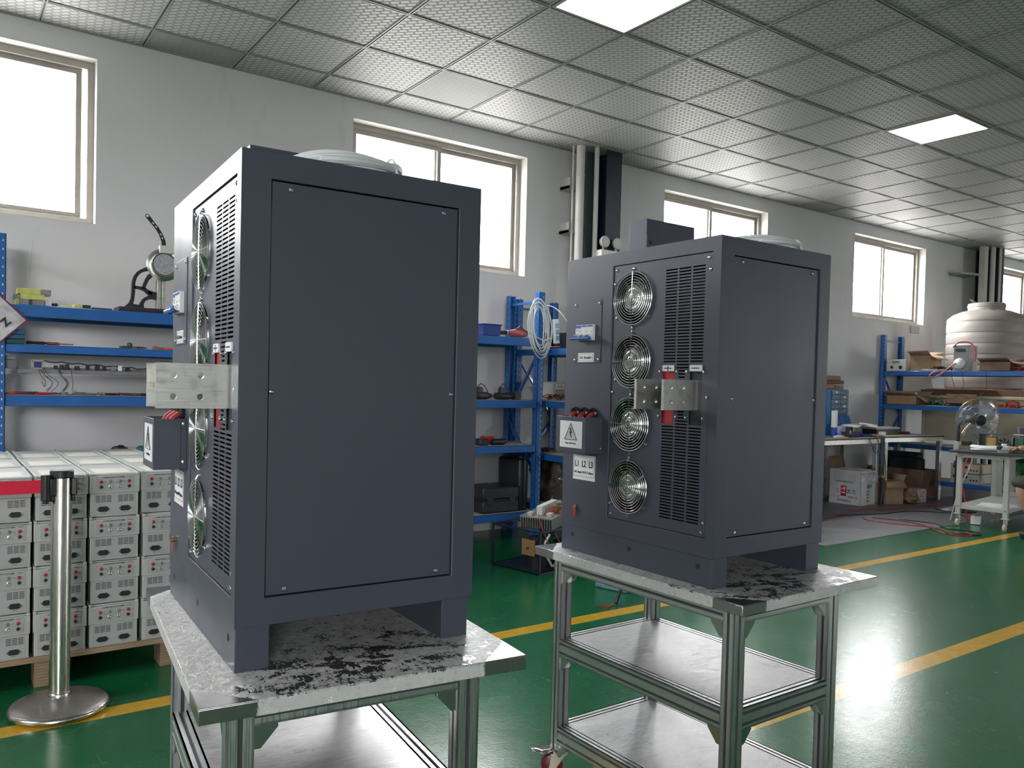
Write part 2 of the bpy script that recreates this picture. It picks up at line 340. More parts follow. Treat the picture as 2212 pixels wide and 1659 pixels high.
        if bev:
            q = o.modifiers.new('bevel', 'BEVEL'); q.width = bev; q.segments = 2; q.limit_method = 'ANGLE'; q.angle_limit = math.radians(40)
        return o
def tag(o, label, cat, group=None, kind=None):
    if label: o['label'] = label
    if cat: o['category'] = cat
    if group: o['group'] = group
    if kind: o['kind'] = kind
    return o
def thing(name, label, cat, loc=(0, 0, 0), rz=0.0, group=None, rot=None):
    o = bpy.data.objects.new(name, None); COL.objects.link(o); o.empty_display_size = 0.1
    o.location = loc; o.rotation_euler = rot if rot else (0, 0, rz)
    return tag(o, label, cat, group)
def struct(o):
    o['kind'] = 'structure'; return o
def copy_tree(o, parent=None):
    c = o.copy(); COL.objects.link(c); c.parent = parent
    for ch in list(o.children): copy_tree(ch, c)
    return c
def dup(o, loc, rz, label, group=None):
    c = copy_tree(o); c.location = loc; c.rotation_euler = (0, 0, rz); c['label'] = label
    if group: c['group'] = group
    return c
_F = {}
def font_mesh(txt, size, align='CENTER', sx=1.0, bold=0.0, ext=0.0004):
    k = (txt, size, align, sx, bold, ext)
    if k in _F: return _F[k]
    cu_ = bpy.data.curves.new('lettering', 'FONT'); cu_.body = txt; cu_.size = size; cu_.align_x = align; cu_.align_y = 'CENTER'; cu_.extrude = ext; cu_.offset = bold; cu_.resolution_u = 3
    o = bpy.data.objects.new('lettering', cu_); COL.objects.link(o)
    bpy.context.view_layer.update()
    me = bpy.data.meshes.new_from_object(o.evaluated_get(bpy.context.evaluated_depsgraph_get()))
    bpy.data.objects.remove(o); bpy.data.curves.remove(cu_)
    if sx != 1.0:
        for v in me.vertices: v.co.x *= sx
    _F[k] = me; return me
def basis(xa, ya, loc):
    xa, ya = Vector(xa), Vector(ya); za = xa.cross(ya)
    return Matrix(((xa.x, ya.x, za.x, loc[0]), (xa.y, ya.y, za.y, loc[1]), (xa.z, ya.z, za.z, loc[2]), (0, 0, 0, 1)))
def lettering(txt, size, loc, parent, xa=(1, 0, 0), ya=(0, 0, 1), m=None, name='lettering', align='CENTER', sx=1.0, bold=0.0):
    me = font_mesh(txt, size, align, sx, bold)
    if not me.materials: me.materials.append(m or INK)
    o = bpy.data.objects.new(name, me); COL.objects.link(o); o.parent = parent; o.matrix_local = basis(xa, ya, loc)
    return o
FX, FU = (0, -1, 0), (0, 0, 1)     # reading directions on a face that looks towards -X

from mathutils import noise as mnoise
def lump(c, r, sz, amt=.18, freq=2.2, seed=0, n=26):
    """crumpled closed shape"""
    b = MB(); prof = [(max(1e-4, math.sin(PI * i / n)), -math.cos(PI * i / n)) for i in range(n + 1)]
    q = MB().lathe(prof, (0, 0, 0), 36); vs = []
    for p in q.v:
        v = Vector(p); d = 1 + amt * (mnoise.noise(v * freq + Vector((seed, 0, 0))) * 1.4 + .7 * abs(mnoise.noise(v * freq * 3 + Vector((0, seed, 0)))) - .2)
        vs.append((c[0] + v.x * r * sz[0] * d, c[1] + v.y * r * sz[1] * d, c[2] + max(-.92, v.z * d) * r * sz[2]))
    return b.add(vs, q.f)
# ---------------------------------------------------------------- the room
X0, X1, Y0 = -5.0, 19.0, -11.0
struct(MB().box(X0, X1, Y0, WALLY + 0.25, -0.1, 0).build('floor', FLOOR, flat=True))
struct(MB().box(X0, X1, Y0, WALLY + 0.25, ZC, ZC + 0.1).build('ceiling', CEIL, flat=True))
def wall_with_holes(name, L0, L1, holes, zs, H, fn, m):
    """thick wall made of blocks around its openings; fn maps (along, z) spans to a box"""
    b = MB(); z0, z1 = zs; cur = L0
    for a, c in sorted(holes):
        fn(b, cur, a, 0, H); fn(b, a, c, 0, z0); fn(b, a, c, z1, H); cur = c
    fn(b, cur, L1, 0, H)
    return struct(b.build(name, m, flat=True))
wall_with_holes('wall_back', X0, X1, WIN, (WZ0, WZ1), ZC, lambda b, a, c, p, q: b.box(a, c, WALLY, WALLY + 0.24, p, q), WALL)
wall_with_holes('wall_left', Y0, WALLY, SIDE_FILL, (WZ0, WZ1), ZC, lambda b, a, c, p, q: b.box(X0 - 0.2, X0, a, c, p, q), WALL)
wall_with_holes('wall_front', X0, X1, REAR_FILL, (1.4, 3.2), ZC, lambda b, a, c, p, q: b.box(a, c, Y0 - 0.2, Y0, p, q), WALL)
struct(MB().box(X1, X1 + 0.2, Y0, WALLY, 0, ZC).build('wall_right', WALL, flat=True))
# thicker, whiter lower part of the outer wall
struct(MB().box(X0, X1, WALLY - 0.035, WALLY, 0, 1.29).build('baseboard_back', mat('lower_wall_white', (0.58, 0.59, 0.61), 0.7, var=0.06, vscale=2), bev=0.006))
for i, (a, b_) in enumerate(WIN):
    w = MB(); y0, y1 = WALLY + 0.10, WALLY + 0.16; z0, z1 = WZ0, WZ1
    # plaster reveals lining the opening
    rv = MB()
    rv.box(a, b_, WALLY + 0.001, y0, z1 - 0.004, z1 + 0.001); rv.box(a, b_, WALLY + 0.001, y0, z0 - 0.001, z0 + 0.004)
    rv.box(a - 0.001, a + 0.004, WALLY + 0.001, y0, z0, z1); rv.box(b_ - 0.004, b_ + 0.001, WALLY + 0.001, y0, z0, z1)
    fw = 0.045
    w.box(a + 0.004, b_ - 0.004, y0, y1, z1 - 0.05, z1 - 0.004); w.box(a + 0.004, b_ - 0.004, y0, y1, z0 + 0.004, z0 + 0.05)
    w.box(a + 0.004, a + fw, y0, y1, z0 + 0.05, z1 - 0.05); w.box(b_ - fw, b_ - 0.004, y0, y1, z0 + 0.05, z1 - 0.05)
    fo = struct(w.build('window_%d' % (i + 1), FRAME, bev=0.002))
    struct(rv.build('window_reveal', REVEAL, fo, flat=True))
    mid = (a + b_) / 2 - 0.02
    for nm, xa, xb, ya in (('sash', a + fw, mid + 0.03, y0 + 0.005), ('sash', mid - 0.02, b_ - fw - (0.03 if i == 0 else 0), y0 + 0.032)):
        s_ = MB(); t = 0.035
        s_.box(xa, xb, ya, ya + 0.022, z0 + 0.05, z0 + 0.05 + t); s_.box(xa, xb, ya, ya + 0.022, z1 - 0.05 - t, z1 - 0.05)
        s_.box(xa, xa + t, ya, ya + 0.022, z0 + 0.05 + t, z1 - 0.05 - t); s_.box(xb - t, xb, ya, ya + 0.022, z0 + 0.05 + t, z1 - 0.05 - t)
        so = struct(s_.build(nm, FRAME, fo, bev=0.0015))
        struct(MB().quad((xa + t, ya + 0.011, z0 + 0.085), (xb - t, ya + 0.011, z0 + 0.085), (xb - t, ya + 0.011, z1 - 0.085), (xa + t, ya + 0.011, z1 - 0.085)).build('pane', GLASS, so))
# ceiling grid
tb = MB()
def bar(x0, x1, y0, y1):
    if x1 - x0 > y1 - y0:
        yc = (y0 + y1) / 2; tb.box(x0, x1, yc - 0.012, yc - 0.005, ZC - 0.007, ZC); tb.box(x0, x1, yc + 0.005, yc + 0.012, ZC - 0.007, ZC); tb.box(x0, x1, yc - 0.005, yc + 0.005, ZC - 0.002, ZC, 1)
    else:
        xc = (x0 + x1) / 2; tb.box(xc - 0.012, xc - 0.005, y0, y1, ZC - 0.0065, ZC); tb.box(xc + 0.005, xc + 0.012, y0, y1, ZC - 0.0065, ZC); tb.box(xc - 0.005, xc + 0.005, y0, y1, ZC - 0.0015, ZC, 1)
for j in range(0, 19): bar(X0, X1, -j * 0.6 - 0.012, -j * 0.6 + 0.012)
for i in range(-8, 32): bar(i * 0.6 - 0.012, i * 0.6 + 0.012, Y0, WALLY)
tb.box(X0, X1, WALLY - 0.02, WALLY, ZC - 0.006, ZC)
struct(tb.build('trim_1', [TBAR, mat('bar_groove', (0.05, 0.052, 0.05), 0.6)], flat=True))
def ceiling_light(x, y, label):
    t = thing('ceiling_light', label, 'ceiling light', (x, y, ZC), 0, 'recessed square ceiling lights')
    fr = MB()
    for (a, b_, c, d) in ((-.288, .288, -.288, -.272), (-.288, .288, .272, .288), (-.288, -.272, -.272, .272), (.272, .288, -.272, .272)): fr.box(a, b_, c, d, -0.010, 0)
    fr.build('frame', TBAR, t, bev=0.001)
    MB().box(-.272, .272, -.272, .272, -0.006, -0.001).build('diffuser', PANEL_L, t)
ceiling_light(2.7, -2.1, 'square lit ceiling panel nearest the camera, cut by the top of the photo')
ceiling_light(6.3, -2.1, 'square lit ceiling panel farther away, wholly in view over the second cabinet')
# steel column with service pipes
def vprism(name, x0, x1, y0, y1, m, z0=0.0, z1=ZC, bev=0.002): return MB().box(x0, x1, y0, y1, z0, z1).build(name, m, bev=bev)
c1 = MB(); c1.box(4.60, 4.79, 0.085, 0.10, 0, ZC); c1.box(4.60, 4.79, 0.325, 0.34, 0, ZC); c1.box(4.69, 4.70, 0.10, 0.325, 0, ZC)
struct(c1.build('trim_2', NAVY, bev=0.001))
c2 = MB(); c2.box(12.42, 12.60, 0.02, 0.035, 0, ZC); c2.box(12.42, 12.60, 0.325, 0.34, 0, ZC); c2.box(12.505, 12.515, 0.035, 0.325, 0, ZC)
struct(c2.build('trim_3', NAVY, bev=0.001))
struct(MB().box(4.50, 4.59, 0.25, 0.343, 0, ZC).build('trim_4', mat('grey_duct', (0.09, 0.10, 0.12), 0.5), bev=0.002))
def pipe(x, y, r, label, ring=None, name='drain_pipe', cat='pipe'):
    b = MB().cyl((x, y, 0), (x, y, ZC), r, n=24)
    if ring: b.cyl((x, y, ring), (x, y, ring + 0.012), r + 0.004, n=24)
    return tag(b.build(name, PVC), label, cat)
pipe(4.336, 0.155, 0.040, 'thick white drain pipe running up the wall beside the navy column', 3.24)
pipe(4.485, 0.10, 0.023, 'slimmer white pipe between the thick drain pipe and the navy column')
pipe(4.285, 0.20, 0.009, 'thin cream conduit just left of the thick drain pipe', name='conduit')
tag(vprism('cable_duct', 12.14, 12.25, 0.09, 0.17, PVC), 'cream rectangular duct rising behind the water tank', 'duct')
pipe(12.33, 0.06, 0.035, 'cream pipe right of the cream duct, behind the water tank', 2.4)
pipe(12.41, -0.01, 0.015, 'narrow cream pipe next to the dark far column', name='conduit')
for z in (3.13, 2.72):
    tag(MB().box(4.25, 4.40, 0.20, 0.343, z, z + 0.03).box(4.25, 4.26, 0.2, 0.343, z, z + 0.1).build('pipe_bracket', LGREY, bev=0.002),
        ('upper' if z > 3 else 'lower') + ' small grey bracket holding the thick drain pipe to the wall', 'bracket')
el = thing('emergency_light', 'white twin-head emergency lamp unit in front of the navy column', 'emergency lamp', (4.64, 0.0, 2.50))
MB().box(-0.155, 0.155, 0, 0.085, -0.04, 0.07).build('housing', WHITE, el, bev=0.008)
MB().box(-0.04, 0.05, -0.001, 0.001, 0.0, 0.04).build('sign', mat('pale_green_sign', (0.35, 0.6, 0.5), 0.4), el)
for sx in (-0.085, 0.075):
    h = MB(); h.lathe([(0.012, 0.03), (0.045, 0.03), (0.056, 0.0), (0.05, -0.012), (0.046, -0.004)], (sx, 0.035, 0.15), 28, axis='y'); h.cyl((sx, 0.06, 0.07), (sx, 0.06, 0.11), 0.011)
    ho = h.build('lamp_head', PVC, el)
    MB().lathe([(0.0001, -0.002), (0.030, -0.004), (0.046, -0.002)], (sx, 0.035, 0.15), 28, axis='y').build('lens', mat('lamp_lens', (0.55, 0.55, 0.52), 0.12, 0.6), ho)
    MB().lathe([(0.0001, -0.006), (0.010, -0.006), (0.013, 0.0)], (sx, 0.035, 0.15), 16, axis='y').build('bulb', WHITE, ho)
tag(MB().box(10.58, 10.80, WALLY - 0.02, WALLY, 2.155, 2.262).build('junction_plate', LGREY, bev=0.003), 'flat grey cover plate on the wall below the fourth window', 'plate')
tag(MB().prism([(11.62, 0.34), (11.62, 0.14), (11.95, 0.06), (12.05, 0.34)], 'z', 3.06, 3.09).build('wall_bracket_shelf', LEAD), 'small grey wall bracket left of the cream duct', 'bracket')
# pale building outside, seen through the lower part of the far windows
ob = thing('far_building', 'hazy blue-grey building seen through the lower part of the fourth window', 'building', (43, 18, 0), 0.0)
MB().box(-9, 9, 0, 8, 0, 6.3).build('wall', OUTB, ob)
wb = MB()
for k in range(5): wb.box(-0.8, -0.2, -0.03, 0, 1.2 + k * 1.0, 1.7 + k * 1.0)
wb.build('window_row', WHITE, ob)
# ---------------------------------------------------------------- the two power cabinets
CW, CD, CH, PL = 0.65, 0.51, 0.972, 0.083
def ring_cell(b, y0, y1, z0, z1, cy, cz, pts, x=0.0, m=0):
    """fill between a rectangle and a closed outline around (cy, cz) on the plane x"""
    vs = []; n = len(pts)
    for (dy, dz) in pts: vs.append((x, cy + dy, cz + dz))
    for (dy, dz) in pts:
        t = 1e9
        if dy > 1e-9: t = min(t, (y1 - cy) / dy)
        if dy < -1e-9: t = min(t, (y0 - cy) / dy)
        if dz > 1e-9: t = min(t, (z1 - cz) / dz)
        if dz < -1e-9: t = min(t, (z0 - cz) / dz)
        vs.append((x, cy + dy * t, cz + dz * t))
    # corners of the rectangle
    base = len(vs); vs += [(x, y1, z1), (x, y0, z1), (x, y0, z0), (x, y1, z0)]
    fs = [(i, (i + 1) % n, n + (i + 1) % n, n + i) for i in range(n)]
    def side(p):
        if abs(p[1] - y1) < 1e-6: return 'R'
        if abs(p[1] - y0) < 1e-6: return 'L'
        return 'T' if abs(p[2] - z1) < 1e-6 else 'B'
    cor = {frozenset('RT'): 0, frozenset('LT'): 1, frozenset('LB'): 2, frozenset('RB'): 3}
    for i in range(n):
        a, c = side(vs[n + i]), side(vs[n + (i + 1) % n])
        k = frozenset((a, c))
        if k in cor: fs.append((n + i, n + (i + 1) % n, base + cor[k]))
    b.add(vs, fs, m)
def stadium(hl, r, n=5):
    p = []
    for k in range(n + 1): t = -PI / 2 + PI * k / n; p.append((hl - r + r * math.cos(t), r * math.sin(t)))
    for k in range(n + 1): t = PI / 2 + PI * k / n; p.append((-(hl - r) + r * math.cos(t), r * math.sin(t)))
    return p
def slot_cell(b, y0, y1, z0, z1, cy, cz, hl, r):
    """rectangle with a round-ended slot"""
    n = 5; p = stadium(hl, r, n); a, c, d, e = y1 - cy, cy - y0, z1 - cz, cz - z0; q = hl - r
    out = [(q, -e), (a, -e), (a, -e / 3), (a, d / 3), (a, d), (q, d), (-q, d), (-c, d), (-c, d / 3), (-c, -e / 3), (-c, -e), (-q, -e)]
    m = len(p); vs = [(0, cy + u, cz + w) for u, w in p] + [(0, cy + u, cz + w) for u, w in out]
    b.add(vs, [(i, (i + 1) % m, m + (i + 1) % m, m + i) for i in range(m)])
def circ(r, n=40): return [(r * math.cos(2 * PI * (i + 0.5) / n), r * math.sin(2 * PI * (i + 0.5) / n)) for i in range(n)]
FZ = [0.823, 0.630, 0.4365, 0.243]; FV = 0.337
def fan_panel_mesh():
    b = MB()
    def rect(y0, y1, z0, z1): b.quad((0, y0, z0), (0, y1, z0), (0, y1, z1), (0, y0, z1))
    zb, zt = 0.1375, 0.9285
    rect(.032, .055, zb, zt); rect(.2085, .255, zb, zt); rect(.419, .425, zb, zt)
    cur = zb
    for z in reversed(FZ):
        rect(.255, .419, cur, z - .082); ring_cell(b, .255, .419, z - .082, z + .082, FV, z, circ(.0775)); cur = z + .082
    rect(.255, .419, cur, zt)
    cols = [(.055, .1061, .0802), (.1061, .1573, .1317), (.1573, .2085, .1828)]
    P = .00889; up0 = .628; lo0 = .172
    for (a, c, m_) in cols:
        for base in (up0, lo0):
            for k in range(31):
                z = base + k * P; slot_cell(b, a, c, z - P / 2, z + P / 2, m_, z, .0232, .0021)
    rect(.055, .2085, up0 + 30.5 * P, zt); rect(.055, .2085, zb, lo0 - P / 2)
    z0, z1 = lo0 + 30.5 * P, up0 - P / 2
    # openings for the two terminals, solid borders around them
    for (a, c, o0, o1) in ((.055, .1061, .0585, .1035), (.1573, .2085, .1625, .2075)):
        rect(a, o0, z0, z1); rect(o1, c, z0, z1); rect(o0, o1, z0, .4475); rect(o0, o1, .6185, z1)
    n = 20; p = (z1 - z0) / n
    for k in range(n):
        z = z0 + (k + .5) * p
        full = k in (0, 1, n - 2, n - 1)
        slot_cell(b, .1061, .1573, z - p / 2, z + p / 2, .1317 if full else .1345, z, .0232 if full else .0125, .0021)
    return b
def body_mesh():
    """sheet-metal body with shallow openings on the fan side (-X) and the near side (-Y)"""
    b = MB(); z0, z1 = PL, CH
    def hole_face(f, w0, w1, a0, a1, h0, h1, dep):
        # f maps (along, z, depth) to a point
        o = [(w0, z0), (w1, z0), (w1, z1), (w0, z1)]; i_ = [(a0, h0), (a1, h0), (a1, h1), (a0, h1)]
        vs = [f(p[0], p[1], 0) for p in o] + [f(p[0], p[1], 0) for p in i_] + [f(p[0], p[1], dep) for p in i_]
        fs = [(k, (k + 1) % 4, 4 + (k + 1) % 4, 4 + k) for k in range(4)] + [(4 + k, 4 + (k + 1) % 4, 8 + (k + 1) % 4, 8 + k) for k in range(4)]
        b.add(vs, fs)
    hole_face(lambda a, z, d: (d, a, z), 0, CW, .030, .427, .1355, .9305, .010)
    hole_face(lambda a, z, d: (a, d, z), 0, CD, .0555, .4565, .1355, .922, .010)
    b.quad((CD, 0, z0), (CD, CW, z0), (CD, CW, z1), (CD, 0, z1)); b.quad((0, CW, z0), (CD, CW, z0), (CD, CW, z1), (0, CW, z1))
    b.quad((0, 0, z1), (CD, 0, z1), (CD, CW, z1), (0, CW, z1)); b.quad((0, 0, z0), (CD, 0, z0), (CD, CW, z0), (0, CW, z0))
    return b
def screw_mesh(r=.0048):
    b = MB().lathe([(r, 0), (r, .0012), (r * .8, .0026), (r * .35, .0032), (r * .3, .0018), (.0001, .0018)], (0, 0, 0), 14)
    return b
SCREW = None
def screw(parent, loc, d='x', s=1.0):
    """domed screw head standing out of a face towards -X or -Y"""
    global SCREW
    if SCREW is None:
        o = screw_mesh().build('screw', CHROME); SCREW = o.data; bpy.data.objects.remove(o)
    o = bpy.data.objects.new('screw', SCREW); COL.objects.link(o); o.parent = parent; o.location = loc
    o.rotation_euler = (0, -PI / 2, 0) if d == 'x' else (PI / 2, 0, 0); o.scale = (s, s, s)
    return o
def make_cabinet(loc, rz, label):
    t = thing('power_cabinet', label, 'cabinet', loc, rz, 'slate grey power cabinets on steel carts')
    b = body_mesh()
    me = b.build('body', PAINT, t)
    bm = bmesh.new(); bm.from_mesh(me.data); bmesh.ops.remove_doubles(bm, verts=bm.verts, dist=1e-5); bmesh.ops.recalc_face_normals(bm, faces=bm.faces); bm.to_mesh(me.data); bm.free()
    me.data.set_sharp_from_angle(angle=math.radians(30))
    q = me.modifiers.new('bevel', 'BEVEL'); q.width = .0016; q.segments = 2; q.limit_method = 'ANGLE'
    # plinth: two channels under the body
    for x0, x1 in ((.002, .066), (.436, .499)):
        c = MB(); c.box(x0, x1, .002, CW - .002, 0, PL + .001)
        po = c.build('plinth', PAINT, t, bev=.0012)
        if x0 < .01:
            for v in (.052, .325, .592): MB().cyl((x0 - .0004, v, .054), (x0 + .002, v, .054), .0075, n=20).build('bolt_hole', DARKV, po)
    # fan side
    fp = fan_panel_mesh().build('fan_panel', PAINT, t, solid=.0016, flat=True); fp.location = (.0045, 0, 0)
    MB().box(.075, .078, .05, .60, .14, .925).build('shade_backing', DARKV, t)  # black sheet added behind slots and fans; its colour stands in for shade
    for i, z in enumerate(FZ):
        gr = MB()
        for r, w in ((.0815, .0017), (.0735, .0013), (.0655, .0013), (.0575, .0013), (.0495, .0013), (.0415, .0013), (.0335, .0013), (.0255, .0013), (.0175, .0013), (.0095, .0013)):
            dx = -.002 - .002 * max(0, (1 - (r / .0815) ** 2))
            gr.tube([(dx, FV + r * math.cos(a), z + r * math.sin(a)) for a in [2 * PI * k / 44 for k in range(44)]], w, 6, closed=True)
        for a in (PI / 2, 0, PI, -PI / 2):
            gr.tube([(-.003, FV + .0815 * math.cos(a), z + .0815 * math.sin(a)), (-.0042, FV + .045 * math.cos(a), z + .045 * math.sin(a)), (-.005, FV, z)], .0014, 6)
        for a in (PI / 2, -PI / 2, PI * 1.22, -PI * .22):
            rr = .0905
            gr.tube([(-.0035, FV + .0815 * math.cos(a), z + .0815 * math.sin(a)), (.001, FV + rr * math.cos(a), z + rr * math.sin(a))], .0014, 6)
        go = gr.build('fan_grille', CHROME, t)
        for a in (PI / 2, -PI / 2, PI * 1.22, -PI * .22): screw(go, (.0035, FV + .0905 * math.cos(a), z + .0905 * math.sin(a)), s=1.05)
        ho = MB().lathe([(.0775, .002), (.0775, .040)], (.004, FV, z), 40, axis='x', caps=False).build('fan_housing', BLACK, t, ang=60)
        hb = MB().lathe([(.0001, .002), (.018, .002), (.024, .005), (.030, .003), (.040, .006), (.046, .014), (.047, .045)], (0, FV, z), 36, axis='x')
        hb.lathe([(.048, .014), (.050, .0125), (.052, .014)], (0, FV, z), 36, axis='x', caps=False)
        hub = hb.build('fan_hub', mat('fan_motor_silver', (0.62, 0.62, 0.60), 0.3, 1.0, bump=0.5, bscale=120) if i == 0 and 'fan_motor_silver' not in bpy.data.materials else bpy.data.materials['fan_motor_silver'], t)
        bl = MB()
        for k in range(5):
            a0 = 2 * PI * k / 5 + i * .35; vs = []
            for rr, tw in ((.046, 0), (.074, .05)):
                for j in range(6):
                    a = a0 + j * .17 + tw; vs.append((.020 + .004 * j, FV + rr * math.cos(a), z + rr * math.sin(a)))
            bl.add(vs, [(j, j + 1, 7 + j, 6 + j) for j in range(5)])
        bl.build('fan_blades', BLACK, t, solid=.0012)
        for a in (PI * .28, -PI * .42, PI * .80):
            MB().tube([(.010, FV + .044 * math.cos(a), z + .044 * math.sin(a)), (.013, FV + .0772 * math.cos(a), z + .0772 * math.sin(a))], .0028, 6).build('fan_strut', STEEL, t)
    for v, z in ((.045, .915), (.412, .915), (.0385, .882), (.4185, .872), (.0385, .527), (.4185, .533), (.045, .150), (.412, .150), (.0385, .178), (.4185, .182)): screw(t, (.0035, v, z))
    # terminals
    for v0, v1, m_, nm in ((.1605, .2095, RED, 'positive'), (.0565, .1055, BLACK, 'negative')):
        tm = MB().box(.008, .012, v0, v1, .445, .621).build('terminal_plate', m_, t); tm['label'] = ('red' if m_ is RED else 'black') + ' insulating plate of the %s terminal' % nm
        vc = (v0 + v1) / 2
        lb = MB().box(-.0004, .008, vc - .0215 - .001, vc + .0215 - .001, .5995, .6175).build('polarity_label', LABEL, t, bev=.0006)
        sg = MB().box(-.0008, 0, vc - .015, vc + .013, .607, .6100)
        if m_ is RED: sg.box(-.0008, 0, vc - .0025, vc + .0005, .6015, .6155)
        sg.build('polarity_sign', INK, lb)
        # bus bar: flat plate standing out of the panel, four holes
        bb = MB(); L, h0, h1, th = .128, .490, .5745, .0045
        holes = [(-.098, .512), (-.050, .512), (-.098, .5525), (-.050, .5525)]
        for yy in (vc - th, vc + th):
            xs = [-L, -.074, -.026, .012]; zs = [h0, .53225, h1]
            k = 0
            for xi in range(2):
                for zi in range(2):
                    hx, hz = holes[0 if xi == 0 else 1][0], (.512, .5525)[zi]
                    tmp = MB(); ring_cell(tmp, xs[xi], xs[xi + 1], zs[zi], zs[zi + 1], hx, hz, circ(.0062, 20))
                    bb.add([(p[1], yy, p[2]) for p in tmp.v], tmp.f)
            bb.quad((xs[2], yy, h0), (xs[3], yy, h0), (xs[3], yy, h1), (xs[2], yy, h1))
        for (hx, hz) in holes:
            c_ = circ(.0062, 20); n = 20
            bb.add([(hx + p[0], vc - th, hz + p[1]) for p in c_] + [(hx + p[0], vc + th, hz + p[1]) for p in c_], [(i, (i + 1) % n, n + (i + 1) % n, n + i) for i in range(n)])
        bb.quad((-L, vc - th, h0), (-L, vc + th, h0), (-L, vc + th, h1), (-L, vc - th, h1))
        bb.quad((-L, vc - th, h1), (-L, vc + th, h1), (.012, vc + th, h1), (.012, vc - th, h1)); bb.quad((-L, vc - th, h0), (-L, vc + th, h0), (.012, vc + th, h0), (.012, vc - th, h0))
        bo = bb.build('bus_bar', TIN, t); bo['label'] = 'tinned four-hole bus bar of the %s terminal' % nm
        for sv in (v0 - .0085, v1 + .0085):
            for sz in (.598, .467): screw(t, (.0035, sv + (.004 if abs(sv - .048) < .002 else 0), sz), s=.9)
    # breaker plate, breaker and label
    MB().box(-.0018, 0, .4745, .609, .626, .829).build('breaker_plate', PAINT, t, bev=.0006)
    for v, z in ((.4835, .818), (.600, .818), (.4835, .637), (.600, .637)): screw(t, (-.0018, v, z), s=.95)
    br = MB(); br.box(-.012, 0, .503, .589, .700, .751)
    bo = br.build('circuit_breaker', WHITE, t, bev=.001)
    tp = MB()
    for k in range(3): tp.box(-.0126, -.0115, .5045 + k * .0287, .5305 + k * .0287, .7435 if k < 2 else .740, .7495)
    tp.build('breaker_stripe', BLUEP, bo)
    dk = MB()
    for k in range(3): dk.box(-.0126, -.0115, .5075 + k * .0287, .5105 + k * .0287, .7265, .7295); dk.box(-.0123, -.0115, .5312 + k * .0287, .5318 + k * .0287, .712, .743)
    dk.box(-.0128, -.0115, .566, .586, .7345, .7355); dk.box(-.0128, -.0115, .570, .584, .731, .732); dk.box(-.0128, -.0115, .572, .586, .7215, .7225)
    dk.build('breaker_mark', INK, bo)
    lv = MB()
    for k in range(3): lv.cyl((-.0155, .509 + k * .0287, .7125), (-.0155, .517 + k * .0287, .7125), .0075, n=14); lv.cyl((-.0155, .522 + k * .0287, .7125), (-.0155, .528 + k * .0287, .7125), .0075, n=14)
    lv.build('breaker_cheek', WHITE, bo)
    hd = MB(); hd.cyl((-.028, .499, .7055), (-.028, .592, .7055), .0052, n=14)
    for k in range(3): hd.box(-.026, -.010, .511 + k * .0287, .5265 + k * .0287, .7035, .7165)
    hd.build('breaker_handle', BLUEP, bo, bev=.0008)
    lb = MB().box(-.0026, -.0018, .505, .583, .6295, .6595).build('breaker_label', LABEL, t, bev=.0008)
    fr = MB(); y0, y1, z0, z1 = .5095, .5785, .6335, .6555
    for a in ((y0, y1, z0, z0 + .0007), (y0, y1, z1 - .0007, z1), (y0, y0 + .0007, z0, z1), (y1 - .0007, y1, z0, z1)): fr.box(-.003, -.0025, *a)
    fr.build('label_border', INK, lb)
    lettering('AC Breaker', .0125, (-.003, .544, .644), lb, FX, FU, sx=.95)
    # junction box with the warning sign, grommets and cables
    jb = MB(); T = .0016; a, c, z0, z1, X = .4535, .603, .335, .4515, -.072
    jb.box(X, X + T, a, c, z0, z1); jb.box(X, -.014, a, a + T, z0, z1); jb.box(X, 0, c - T, c, z0, z1); jb.box(X, -.001, a, c, z0, z0 + T)
    jb.box(-.014, 0, a + .004, a + .004 + T, z0 - .004, z1)
    jo = jb.build('junction_box', PAINT, t, bev=.0006)
    screw(jo, (-.008, a + .004, .440), 'y', .9); screw(jo, (-.008, a + .004, .352), 'y', .9)
    MB().box(-.01, -.0005, a + .006, c - .006, z0 + .01, z1 - .012).build('box_inside', DARKV, jo)
    wl = MB().box(X - .0006, X, a + .0185, c - .0215, .3515, .4375).build('warning_label', LABEL, jo)
    cy = (a + c) / 2 - .001; tri = MB()
    A, B_, C_ = (cy, .4305), (cy - .030, .3775), (cy + .030, .3775)
    def seg(p, q, w=.0011): tri.tube([(X - .0009, p[0], p[1]), (X - .0009, q[0], q[1])], w, 6)
    seg(A, B_); seg(B_, C_); seg(C_, A)
    bolt = [(.002, .4155), (-.0035, .4155), (.0005, .4035), (-.0045, .4035), (.0022, .3845), (.0048, .3860), (.0015, .3985), (.0062, .3985)]
    tri.prism([(cy + (-1) * (p[0] - .001) * 1.25, p[1]) for p in bolt], 'x', X - .0014, X - .0006)
    tri.build('warning_triangle', INK, wl)
    MB().prism([(cy, .4295), (cy - .029, .3780), (cy + .029, .3780)], 'x', X - .0008, X - .0006).build('triangle_field', mat('pale_grey_print', (0.55, 0.55, 0.56), 0.5), wl)
    lettering('Danger High Voltage', .0068, (X - .0009, cy, .3660), wl, FX, FU, sx=.9)
    for v in (.5865, .5435, .5005):
        MB().lathe([(.0105, -.001), (.0185, -.001), (.0195, -.007), (.016, -.012), (.0105, -.009), (.0105, -.001)], (0, v, .4625), 28, axis='x').build('grommet', RUBBER, t)
        MB().tube([(.004, v, .4615), (-.010, v - .001, .4605), (-.022, v - .002, .452), (-.034, v - .003, .432), (-.038, v - .002, .40), (-.038, v, .36)], .0072, 12).build('supply_cable', REDC, t)
    lc = MB().box(-.0006, 0, .4865, .595, .2415, .3235).build('input_label', LABEL, t)
    fr = MB(); y0, y1, z0, z1 = .4895, .5915, .2525, .3205
